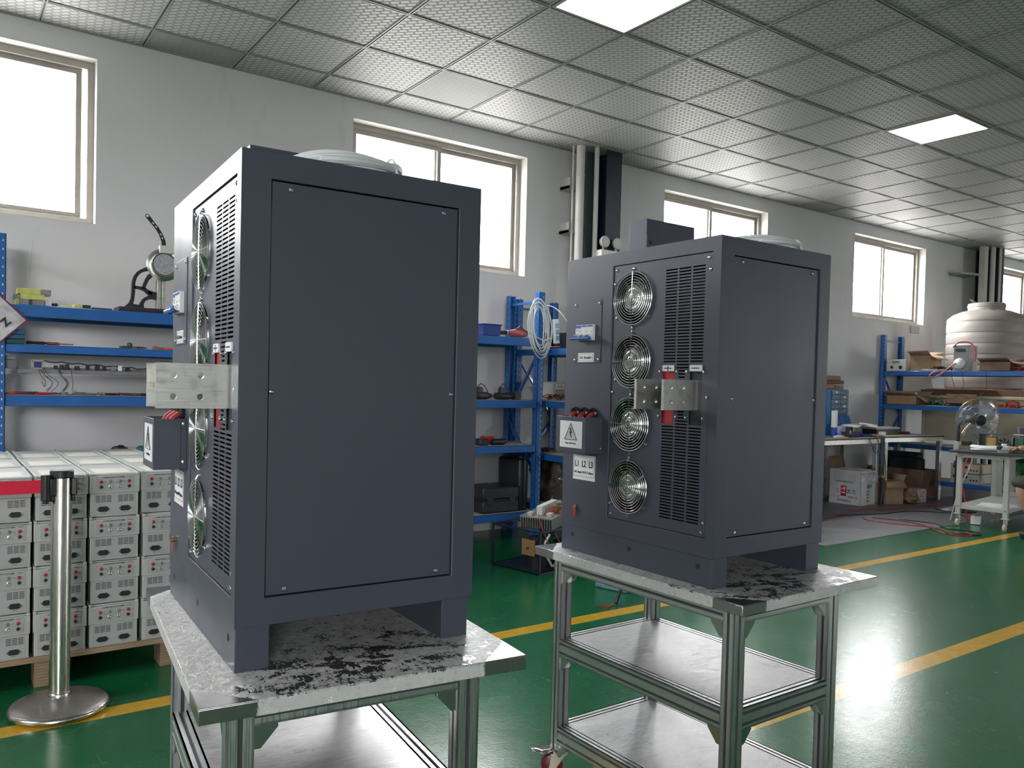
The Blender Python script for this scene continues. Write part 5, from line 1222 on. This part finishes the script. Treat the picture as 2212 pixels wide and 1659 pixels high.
sb = blk('taped_carton', 9.10, 9.27, -.62, -.50, .0055, .165, mat('red_white_print', (.40, .33, .31), .6, var=.5, vscale=30), 'small carton covered with red and white labels in front of the A1 carton', 'box', -.2)
tag(lump((8.97, -.60, .083), .08, (1.3, .9, 1.0), .35, 2.4, 2).build('paper_bag', mat('kraft_paper', (.24, .15, .09), .8, bump=1.0, bscale=18)), 'crumpled brown paper bag between the two small cartons', 'bag')
# items on the blue rack beside the tank
wm = thing('white_meter_box', 'small white two-gang control box at the left end of the rack top shelf', 'control box', (9.97, .12, 1.606), 0)
MB().box(-.14, .20, -.14, .12, 0, .15).build('case', PVC, wm, bev=.004); s_ = MB()
s_.cyl((-.142, -.07, .045), (-.14, -.07, .045), .024, n=20); s_.box(-.142, -.14, .03, .065, .03, .065)
for k in range(5): s_.box(-.142, -.14, -.05 + k * .02, -.04 + k * .02, .10, .13)
s_.build('controls', INK, wm)
carton(10.02, -.18, 1.606, .30, .26, .20, .05, 'open brown carton on the rack top shelf next to the white control box', CARD, True, ang=.9)
ps = thing('power_supply', 'grey upright power supply with a display on the rack top shelf', 'power supply', (9.96, -.68, 1.606), .12)
MB().box(-.10, .20, -.09, .09, 0, .32).build('case', LGREY, ps, bev=.004); MB().box(-.106, -.10, -.085, .085, .0, .315).build('front', GREY, ps, bev=.002); MB().box(-.109, -.106, -.05, .06, .235, .275).build('display', INK, ps)
rl = MB().lathe([(.0001, -.06), (.02, -.058), (.028, -.05), (.05, -.04), (.066, -.02), (.068, 0), (.0001, 0)], (-.106, .01, .09), 28, axis='x').build('round_plug', WHITE, ps)
cable([(9.80, -.66, 1.70), (9.75, -.60, 1.64), (9.76, -.50, 1.56), (9.775, -.40, 1.52), (9.77, -.36, 1.54), (9.77, -.42, 1.59), (9.84, -.5, 1.62)], .011, mat('pink_cable', (.48, .22, .20), .45), 'pink cable looping over the beam below the round plug')
cable([(9.84, -.60, 1.90), (9.86, -.66, 1.96), (9.90, -.78, 1.95), (9.86, -.86, 1.84), (9.85, -.86, 1.72)], .009, REDC, 'red cable arching over the grey power supply')
carton(9.98, -1.10, 1.606, .30, .34, .11, 0, 'low open brown carton right of the grey power supply', CARDD, True, ang=1.1)
tangle(9.96, -.44, 1.606, .10, .12, 7, [BLACK, IRON, INK], 'heap of black cables between the carton and the power supply', 31, .008, .05)
tangle(9.95, -1.45, 1.606, .12, .28, 9, [REDC, PINK, RED], 'heap of red leads at the right end of the rack top shelf', 32, .006, .04)
blk('clear_bag', 9.84, 9.96, -.42, -.22, 1.606, 1.63, CLEARF, 'flat clear plastic bag at the front of the rack top shelf', 'bag')
carton(9.98, .02, 1.165, .30, .40, .12, 0, 'open brown carton with a white cable coil on the rack middle shelf', CARD, True, ang=.9)
coil((9.99, .0, 1.262), .085, 4, .012, 'white cable coil sticking out of the middle shelf carton', 9, .03, tie=False)
tangle(9.94, -.36, 1.165, .10, .16, 12, [BLACK, GREEN, LGREY, IRON], 'heap of connectors and dark leads on the rack middle shelf', 33, .008, .05)
blk('flat_carton', 9.96, 10.12, -.78, -.48, 1.165, 1.32, CARD, 'brown carton panel leaning on the rack middle shelf behind the fan', 'box', .2, None, .002)
tangle(9.93, -.62, 1.165, .08, .10, 6, [BLACK, INK], 'black cables on the middle shelf left of the fan', 34, .007, .03)
for k, (y, m_, lb) in enumerate(((-1.16, ORANGE, 'orange multimeter on the rack middle shelf'), (-1.29, REDC, 'dark red multimeter leaning beside the orange one'))):
    dm = thing('multimeter', lb, 'multimeter', (9.91, y, 1.1655), .2); MB().box(-.05, .05, -.05, .05, 0, .05 + k * .03).build('case', m_, dm, bev=.012); MB().box(-.053, -.05, -.03, .03, .015, .04).build('display', INK, dm)
    MB().tube([(-.03, .05, .03), (-.05, .07, .07), (-.03, .0, .09), (-.04, -.06, .06), (-.03, -.07, .02)], .004, 6).build('lead', BLACK, dm)
tangle(9.93, -1.48, 1.165, .10, .22, 8, [REDC, RED, PINK], 'red test leads at the right end of the rack middle shelf', 35, .005, .03)
for k, (y, z, lb) in enumerate(((-.35, 1.20, 'thin black lead hanging from the top shelf over the middle shelf'), (-.62, 1.10, 'black lead hanging in front of the middle shelf'))):
    cable([(9.77, y, 1.60), (9.76, y - .05, 1.42), (9.77, y - .12, 1.30), (9.76, y - .30, 1.26 + .02 * k), (9.77, y - .42, 1.40), (9.77, y - .40, 1.60)], .003, BLACK, lb, 'lead')
for k, (zz, m_, lb) in enumerate(((.225, LGREY, 'grey bench instrument, lower of the two on the bottom shelf behind the cart'), (.345, CREAM, 'cream bench instrument stacked on the grey one behind the cart'))):
    it = thing('instrument', lb, 'instrument', (9.86, -.84, zz), 0, 'instruments on the bottom shelf')
    MB().box(0, .30, -.12, .22, 0, .112).build('case', m_, it, bev=.003)
    s_ = MB()
    for q in range(2): s_.box(-.002, 0, .02 + q * .10, .09 + q * .10, .06, .09)
    for q in range(3): s_.cyl((-.006, -.09 + q * .035, .04), (0, -.09 + q * .035, .04), .01, n=10)
    s_.build('controls', INK, it)
tag(lump((9.98, -1.34, .225 + .165), .18, (.8, 1.3, 1.0), .30, 2.4, 9).build('net_bag', DGREEN), 'bright green crumpled net bag on the bottom shelf behind the cart', 'bag')
# tank on a cream stand
st = thing('tank_stand', 'cream metal stand carrying boards and the water tank', 'stand', (11.05, -.42, 0))
MB().box(-.50, .60, -1.9, .58, 1.26, 1.30).build('top', CREAM, st, bev=.004); MB().box(-.46, -.44, -1.9, .50, .70, 1.26).build('side_panel', CREAM, st, bev=.003)
for x in (-.48, .52):
    for y in (-1.85, .50): MB().box(x, x + .05, y, y + .05, 0, 1.26).build('leg', CREAM, st, bev=.003)
blk('wooden_board', 10.56, 11.60, -1.35, .15, 1.3005, 1.375, WOOD, 'thick brown board lying on the cream stand', 'board'); blk('wooden_board', 10.50, 11.55, -.80, .05, 1.3755, 1.395, CARD, 'thin pale board lying on the thick brown board under the tank', 'board')
wt = thing('water_tank', 'large cream ribbed plastic water tank with a flat lid', 'water tank', (11.10, -.42, 1.396))
prof = [(.0001, 0), (.455, 0), (.468, .012)]; z = .03
for k in range(6):
    prof += [(.470, z), (.472, z + .06), (.470, z + .125), (.462, z + .135), (.470, z + .145)]; z += .145
prof += [(.470, z + .015), (.462, z + .045), (.40, z + .10), (.30, z + .145), (.215, z + .165), (.215, z + .17), (.0001, z + .17)]
MB().lathe(prof, (0, 0, 0), 64).build('body', TANK, wt, ang=80)
MB().lathe([(.222, z + .165), (.222, z + .20), (.228, z + .205), (.228, z + .225), (.222, z + .23), (.222, z + .25), (.21, z + .258), (.0001, z + .262)], (0, 0, 0), 48).build('lid', TANK, wt)
MB().cyl((-.22, -.16, z + .10), (-.22, -.16, z + .145), .05, n=24).build('cap', TANK, wt); MB().cyl((.30, -.20, z + .09), (.42, -.34, z + .075), .045, n=24).build('outlet', PVC, wt)
tag(MB().add([(-.05, -.04, 0), (.06, -.04, 0), (.09, .04, .05), (-.01, .04, .05)], [(0, 1, 2, 3)]).build('cardboard_scrap', CARD, solid=.004), 'small cardboard scrap on the tank lid', 'cardboard').location = (10.98, -.30, 1.396 + z + .262)
# pedestal fan
pf = thing('pedestal_fan', 'black pedestal fan with a wire cage and grey blades behind the cart', 'fan', (8.89, -1.15, .0055))
MB().lathe([(.20, 0), (.205, .008), (.19, .02), (.06, .045), (.035, .06), (.0001, .06)], (0, 0, 0), 40).build('base', BLACK, pf, ang=60)
MB().cyl((0, 0, .05), (0, 0, .52), .024, n=18).cyl((0, 0, .52), (0, 0, .56), .032, n=18).cyl((0, 0, .56), (0, 0, .98), .016, n=16).build('pole', BLACK, pf)
MB().box(-.045, -.02, -.03, .03, .62, .78).build('control_box', LGREY, pf, bev=.004)
hd = thing('fan_head', None, None, (.115, -.145, 1.03), 0); hd.parent = pf
MB().tube([(0, 0, .97), (.03, -.03, 1.02), (.115, -.125, 1.03)], .020, 10).build('neck', BLACK, pf)
dirv = Vector((-.66, -.78, -.06)).normalized(); hd.rotation_euler = dirv.to_track_quat('Z', 'Y').to_euler()
MB().lathe([(.0001, -.17), (.045, -.165), (.060, -.13), (.060, -.05), (.03, -.03), (.0001, -.03)], (0, 0, 0), 24).build('motor', BLACK, hd)
FR = .235; cg = MB()
for r_, z_ in ((FR, 0), (FR, .01), (FR * .72, .055), (FR * .40, .075), (.06, .078), (FR * .72, -.05), (FR * .4, -.06)): cg.tube([(r_ * math.cos(a), r_ * math.sin(a), z_) for a in [2 * PI * k / 40 for k in range(40)]], .0016, 5, closed=True)
for k in range(72):
    a = 2 * PI * k / 72; c_, s_ = math.cos(a), math.sin(a)
    cg.tube([(.06 * c_, .06 * s_, .078), (FR * .5 * c_, FR * .5 * s_, .072), (FR * .85 * c_, FR * .85 * s_, .04), (FR * c_, FR * s_, .004)], .0009, 4); cg.tube([(.05 * c_, .05 * s_, -.06), (FR * .6 * c_, FR * .6 * s_, -.056), (FR * c_, FR * s_, 0)], .0009, 4)
cg.build('cage', STEEL, hd)
MB().lathe([(.0001, .082), (.045, .080), (.058, .074)], (0, 0, 0), 24).build('badge', BLACK, hd)
MB().lathe([(.0001, .05), (.04, .045), (.045, 0), (.04, -.03)], (0, 0, 0), 24).build('hub', BLACK, hd)
for k in range(3):
    a0 = 2 * PI * k / 3 + .5; vs = []; n_ = 7; m_n = 5
    for i in range(m_n):
        r_ = .04 + (.215 - .04) * i / (m_n - 1); wd = .5 + .9 * math.sin(PI * (.25 + .6 * i / (m_n - 1)))
        for j in range(n_): a = a0 + wd * (j / (n_ - 1) - .5) + .12 * i; vs.append((r_ * math.cos(a), r_ * math.sin(a), .030 - .055 * j / (n_ - 1)))
    MB().add(vs, [(i * n_ + j, i * n_ + j + 1, (i + 1) * n_ + j + 1, (i + 1) * n_ + j) for i in range(m_n - 1) for j in range(n_ - 1)]).build('blade', mat('smoky_blade', (.22, .25, .29), .3) if 'smoky_blade' not in bpy.data.materials else bpy.data.materials['smoky_blade'], hd, solid=.002, ang=80)
# grey trolley
def trolley(loc, rz, label, group, L=1.12):
    t = thing('trolley', label, 'trolley', loc, rz, group); D = .46; w = .045
    MB().box(-.08, L + .05, -.14, D + .05, .735, .757).build('top', mat('dark_top', (.03, .032, .036), .3), t, bev=.002)
    for x in (0, L - w):
        for y in (0, D - w): MB().box(x, x + w, y, y + w, .125, .735).build('leg', LGREY, t, bev=.002)
    MB().box(w, L - w, .004, .034, .69, .735).build('rail', LGREY, t, bev=.002); MB().box(w, L - w, D - .034, D - .004, .69, .735).build('rail', LGREY, t, bev=.002)
    MB().box(.004, .034, w, D - w, .69, .735).build('rail', LGREY, t, bev=.002); MB().box(L - .034, L - .004, w, D - w, .69, .735).build('rail', LGREY, t, bev=.002)
    MB().box(.006, L - .006, .006, D - .006, .175, .215).build('lower_shelf', LGREY, t, bev=.003)
    MB().tube([(-.03, .05, .695), (-.035, .08, .70), (-.035, D - .08, .70), (-.03, D - .05, .695)], .012, 10).build('push_handle', LGREY, t)
    for x in (0, L - w):
        for y in (0, D - w):
            for z_ in (.20, .70): MB().lathe([(.009, -.001), (.009, -.006)], (x, y + w / 2, z_), 6, axis='x').build('bolt', STEEL, t)
            MB().box(x - .012, x + w + .012, y - .012, y + w + .012, .118, .126).box(x + .008, x + w - .008, y + .006, y + w - .006, .055, .118).build('caster_fork', STEEL, t, bev=.002)
            MB().lathe([(.0001, -.014), (.030, -.014), (.036, -.008), (.036, .008), (.030, .014), (.0001, .014)], (x + .005, y + w / 2, .0365), 24, axis='y').build('caster_wheel', CREAM, t)
    return t
trolley((7.88, -2.10, 0), .125, 'grey steel trolley in front of the seated person, holding an opened device', 'grey steel trolleys')
trolley((9.14, -1.94, 0), .125, 'second grey trolley behind the first, mostly out of the photo', 'grey steel trolleys', .50)
tz = .7575
wcoil = coil((7.99, -1.88, tz), .14, 4, .011, 'white cable coil lying at the near corner of the trolley', 41, .02, sq=1.25)
tag(MB().box(-.03, .03, -.02, .02, 0, .035).build('cable_plug', BLACK, bev=.008), 'black plug resting on the white cable coil of the trolley', 'plug').location = (7.90, -2.0, tz + .03)
od = thing('opened_device', 'opened dark device with fan and boards on the trolley', 'device', (8.15, -1.72, tz), .125 - PI / 2 + .12)
MB().box(-.02, .62, -.02, .30, 0, .006).build('chassis', GREY, od); MB().box(-.02, -.015, -.02, .30, 0, .165).build('front_plate', IRON, od); MB().box(.27, .275, -.02, .30, .006, .165).build('divider', GREY, od); MB().box(-.02, .20, -.02, .30, .160, .165).build('lid', IRON, od)
MB().lathe([(.052, -.02), (.060, -.02), (.060, .01), (.052, .01), (.052, -.02)], (.20, -.03, .075), 28, axis='y').build('fan_ring', BLACK, od)
MB().cyl((.20, -.045, .075), (.20, -.02, .075), .022, n=20).build('fan_hub', BLACK, od)
fbld = MB()
for k in range(7): a = 2 * PI * k / 7; fbld.add([(.20 + .02 * math.cos(a), -.035, .075 + .02 * math.sin(a)), (.20 + .05 * math.cos(a + .3), -.037, .075 + .05 * math.sin(a + .3)), (.20 + .05 * math.cos(a + .8), -.02, .075 + .05 * math.sin(a + .8)), (.20 + .02 * math.cos(a + .5), -.022, .075 + .02 * math.sin(a + .5))], [(0, 1, 2, 3)])
fbld.build('fan_blades', BLACK, od, solid=.001)
MB().box(.05, .13, .0, .10, .03, .13).build('transformer', mat('amber_core', (.35, .22, .04), .4), od, bev=.004)
MB().box(.29, .36, .0, .12, .02, .14).build('circuit_board', GREEN, od)
for k in range(4): MB().box(.38, .52, -.01, .10, .02 + .032 * k, .04 + .032 * k).build('card', BLACK, od, bev=.001)
for k in range(4): MB().tube([(.52, 0, .03 + .03 * k), (.55, -.02, .04 + .025 * k), (.56, -.01, .02), (.60, -.02, .015)], .004, 6).build('wire', [REDC, ORANGE, PINK, YEL][k], od)
MB().box(.28, .42, -.01, .02, .166, .172).build('bracket', PVC, od)
tb_ = thing('terminal_block', 'white terminal block held in the hand over the trolley', 'terminal block', (7.94, -1.985, tz), .6)
MB().box(-.02, .02, -.07, .015, 0, .055).box(-.02, .02, -.055, -.015, .055, .085).build('body', WHITE, tb_, bev=.003)
lp = thing('laptop', 'dark laptop open at the right edge of the photo', 'laptop', (8.80, -2.02, tz), -.9)
MB().box(-.17, .17, -.12, .12, 0, .018).build('base', GREY, lp, bev=.003); sc_ = MB().box(-.17, .17, 0, .008, 0, .22).build('screen', GREY, lp, bev=.002); sc_.location = (0, .12, .018); sc_.rotation_euler = (-.3, 0, 0)
MB().box(-.155, .155, -.001, 0, .015, .205).build('display', mat('dull_display', (.10, .10, .13), .3), sc_)
pq = thing('paper_stack', 'white papers lying on the lower shelf of the trolley', 'papers', (8.05, -1.92, .2155), .2)
for k in range(3): s_ = MB().box(-.11, .11, -.15, .15, 0, .004).build('sheet', PALEG, pq); s_.location = (.02 * k, -.015 * k, .0045 * k); s_.rotation_euler = (0, 0, .15 * k)
blk('socket_brick', 8.05, 8.15, -1.76, -1.68, .0055, .09, WHITE, 'white power brick on the floor under the trolley', 'power brick', .3)
cable([(8.12, -1.62, .70), (8.08, -1.58, .50), (8.13, -1.56, .38), (8.17, -1.58, .20), (8.18, -1.60, .008)], .008, RED, 'red cable hanging behind the trolley front leg'); cable([(8.28, -1.60, .70), (8.25, -1.56, .52), (8.17, -1.52, .35), (8.08, -1.48, .008)], .007, LGREY, 'grey cable hanging behind the trolley, right of the red one')
# leads on the floor
for k, (pts, m_, lb) in enumerate((
    ([(7.35, -.95, .009), (7.25, -1.1, .009), (7.30, -1.35, .009), (7.45, -1.62, .009), (7.35, -1.80, .005), (7.2, -1.92, .005), (7.35, -2.02, .005), (7.5, -1.9, .005)], REDC, 'dark red lead lying across the mat edge'),
    ([(7.45, -1.0, .012), (7.55, -1.3, .012), (7.45, -1.55, .012), (7.30, -1.72, .012), (7.22, -1.85, .008), (7.42, -1.95, .008)], mat('brown_lead', (.16, .07, .05), .5), 'brown lead looping past the mat corner'),
    ([(7.6, -1.2, .009), (7.7, -1.5, .009), (7.55, -1.7, .006), (7.6, -1.95, .006), (7.45, -2.05, .006), (7.3, -1.95, .006)], BLACK, 'thin black lead on the green floor by the mat'),
    ([(5.75, -.75, .009), (6.6, -.80, .009), (7.3, -.72, .009), (7.9, -.60, .009), (8.8, -.80, .009), (9.5, -.95, .009)], REDC, 'long dark red cable lying along the benches'),
    ([(7.2, -.72, .009), (7.8, -.9, .009), (8.3, -.95, .009), (8.6, -1.3, .009), (8.3, -1.55, .009)], BLACK, 'long black cable curving over the mat'))): cable(pts, .006, m_, lb)
# ---------------------------------------------------------------- seated person at the right edge
pe = thing('person', 'person in dark olive shorts sitting by the trolley, hand on a white block', 'person', (0, 0, 0))
def skin_fig(name, chain, edges, m_, parent, root=0, sub=2):
    me = bpy.data.meshes.new(name); me.from_pydata([c[0] for c in chain], edges, []); me.materials.append(m_)
    o = bpy.data.objects.new(name, me); COL.objects.link(o); o.parent = parent
    sk = o.modifiers.new('skin', 'SKIN'); sk.use_smooth_shade = True
    for i, c in enumerate(chain):
        r = c[1]; me.skin_vertices[0].data[i].radius = r if isinstance(r, tuple) else (r, r)
        me.skin_vertices[0].data[i].use_root = (i == root)
    s = o.modifiers.new('sub', 'SUBSURF'); s.levels = sub; s.render_levels = sub
    return o
# pelvis, torso, head, arms and legs; knees point to -X, torso leans to the trolley (+Y)
HX, HY = 8.16, -2.54
J = [((HX, HY, .50), .13), ((HX - .01, HY + .01, .66), .12), ((HX - .02, HY + .03, .82), .135), ((HX - .03, HY + .05, .96), .12), ((HX - .04, HY + .06, 1.05), .055), ((HX - .06, HY + .08, 1.12), .055),
     # 6.. arm that holds the block
     ((HX + .01, HY + .15, 1.00), .058), ((8.23, -2.32, .90), .050), ((8.26, -2.25, .815), .044), ((8.17, -2.18, .803), .040), ((8.065, -2.09, .800), .028),
     # 11.. other arm
     ((HX + .13, HY + .0, 1.00), .058), ((HX + .26, HY + .06, .84), .048), ((HX + .28, HY + .20, .81), .040), ((HX + .26, HY + .34, .80), .028),
     # 15.. leg nearer the trolley
     ((HX - .08, HY + .06, .49), .095), ((HX - .26, HY + .17, .50), .082), ((7.70, -2.275, .50), .060), ((7.71, -2.28, .42), .052), ((7.77, -2.315, .29), .054), ((7.85, -2.36, .10), .036), ((7.85, -2.36, .05), .036), ((7.76, -2.31, .035), .033),
     # 23.. other leg
     ((HX - .08, HY - .09, .49), .095), ((HX - .26, HY - .14, .50), .082), ((HX - .44, HY - .16, .49), .062), ((HX - .42, HY - .16, .28), .052), ((HX - .38, HY - .16, .08), .036), ((HX - .50, HY - .18, .04), .032)]
E_ = [(0, 1), (1, 2), (2, 3), (3, 4), (4, 5), (3, 6), (6, 7), (7, 8), (8, 9), (9, 10), (3, 11), (11, 12), (12, 13), (13, 14), (0, 15), (15, 16), (16, 17), (17, 18), (18, 19), (19, 20), (20, 21), (21, 22), (0, 23), (23, 24), (24, 25), (25, 26), (26, 27), (27, 28)]
skin_fig('body', J, E_, SKIN, pe)
def hand(wrist, d, side, curl):
    """palm with five separate curled fingers; d = pointing direction, side = thumb side"""
    w = Vector(wrist); d = Vector(d).normalized(); s = Vector(side).normalized(); up = s.cross(d).normalized()
    if up.z < 0: up = -up
    pts = [(tuple(w), (.024, .018)), (tuple(w + d * .045), (.036, .016)), (tuple(w + d * .078), (.036, .014))]; ed = [(0, 1), (1, 2)]
    skin_fig('palm', pts, ed, SKIN, pe, 0)
    for k, (o_, L) in enumerate(((.030, .070), (.010, .078), (-.010, .074), (-.029, .058))):
        base = w + d * .070 + s * o_; v = d.copy(); p = [base]; r = [.0095, .009, .0085, .0075]
        for q, f in enumerate((.45, .32, .23)):
            ang = curl * (q + .6); v = (d * math.cos(ang) - up * math.sin(ang)); p.append(p[-1] + v * L * f)
        skin_fig('finger', [(tuple(a), r[i]) for i, a in enumerate(p)], [(0, 1), (1, 2), (2, 3)], SKIN, pe, 0)
    b0 = w + d * .028 + s * .028; b1 = b0 + (d * .6 + s * .8 - up * .2) * .035; b2 = b1 + (d * .9 + s * .1 - up * .3) * .030; b3 = b2 + (d * .9 - s * .2 - up * .3) * .022
    skin_fig('thumb', [(tuple(b0), .012), (tuple(b1), .0115), (tuple(b2), .010), (tuple(b3), .008)], [(0, 1), (1, 2), (2, 3)], SKIN, pe, 0)
hand((8.068, -2.092, .806), (-.80, .60, -.05), (-.60, -.80, .1), .62)
hand((HX + .26, HY + .335, .80), (-.3, 1.0, -.05), (-1, -.3, 0), .5)
# clothes
skin_fig('shorts', [((HX, HY, .50), .150), ((HX, HY + .01, .60), .135), ((HX - .10, HY + .08, .495), .115), ((HX - .26, HY + .17, .50), .100), ((7.695, -2.272, .496), .088), ((7.675, -2.262, .455), .080), ((HX - .10, HY - .10, .495), .115), ((HX - .25, HY - .14, .50), .100), ((HX - .37, HY - .16, .50), .09)], [(0, 1), (0, 2), (2, 3), (3, 4), (4, 5), (0, 6), (6, 7), (7, 8)], OLIVE, pe)
skin_fig('shirt', [((HX, HY, .60), .138), ((HX - .01, HY + .01, .68), .140), ((HX - .02, HY + .03, .82), .150), ((HX - .03, HY + .05, .95), .130), ((HX - .04, HY + .06, 1.01), .075), ((HX + .01, HY + .14, 1.0), .078), ((8.225, -2.33, .92), .068), ((HX + .12, HY + .01, 1.0), .078), ((HX + .20, HY + .03, .91), .066)], [(0, 1), (1, 2), (2, 3), (3, 4), (3, 5), (5, 6), (3, 7), (7, 8)], mat('grey_shirt', (.16, .16, .15), .85), pe)
hc = Vector((HX - .08, HY + .10, 1.22))
hm = MB(); hm.ico(hc, .105, sz=(.80, .95, 1.12), n=16); hm.ico(hc + Vector((-.01, .02, -.06)), .075, sz=(.8, .95, 1.0), n=12)
fdir = Vector((-.35, .9, -.25)).normalized(); sdir = fdir.cross(Vector((0, 0, 1))).normalized()
hm.ico(hc + fdir * .098 - Vector((0, 0, .01)), .016, sz=(.8, 1, 1.5)); hm.ico(hc + sdir * .083, .024, sz=(.5, 1, 1.3)); hm.ico(hc - sdir * .083, .024, sz=(.5, 1, 1.3))
hm.build('head', SKIN, pe, ang=180)
for s in (.032, -.032): MB().ico(hc + fdir * .088 + sdir * s + Vector((0, 0, .012)), .010).build('eye', WHITE, pe)
MB().ico(hc + fdir * .090 - Vector((0, 0, .052)), .018, sz=(1.2, .8, .35)).build('mouth', mat('lip', (.35, .12, .10), .5), pe)
MB().ico(hc - fdir * .012 + Vector((0, 0, .022)), .112, sz=(.84, .97, 1.05), n=16).build('hair', BLACK, pe, ang=180)
for (x, y) in ((7.80, -2.33), (HX - .44, HY - .17)): MB().box(x - .13, x + .11, y - .045, y + .045, 0, .06).build('shoe', BLACK, pe, bev=.02)
stl = thing('stool', 'low round stool under the seated person', 'stool', (HX + .03, HY - .02, 0))
MB().lathe([(.0001, .375), (.15, .375), (.165, .365), (.165, .345), (.0001, .345)], (0, 0, 0), 32).build('seat', BLACK, stl)
for k in range(4): a = PI / 4 + PI / 2 * k; MB().cyl((.10 * math.cos(a), .10 * math.sin(a), .346), (.16 * math.cos(a), .16 * math.sin(a), 0), .011, n=10).build('leg', STEEL, stl)
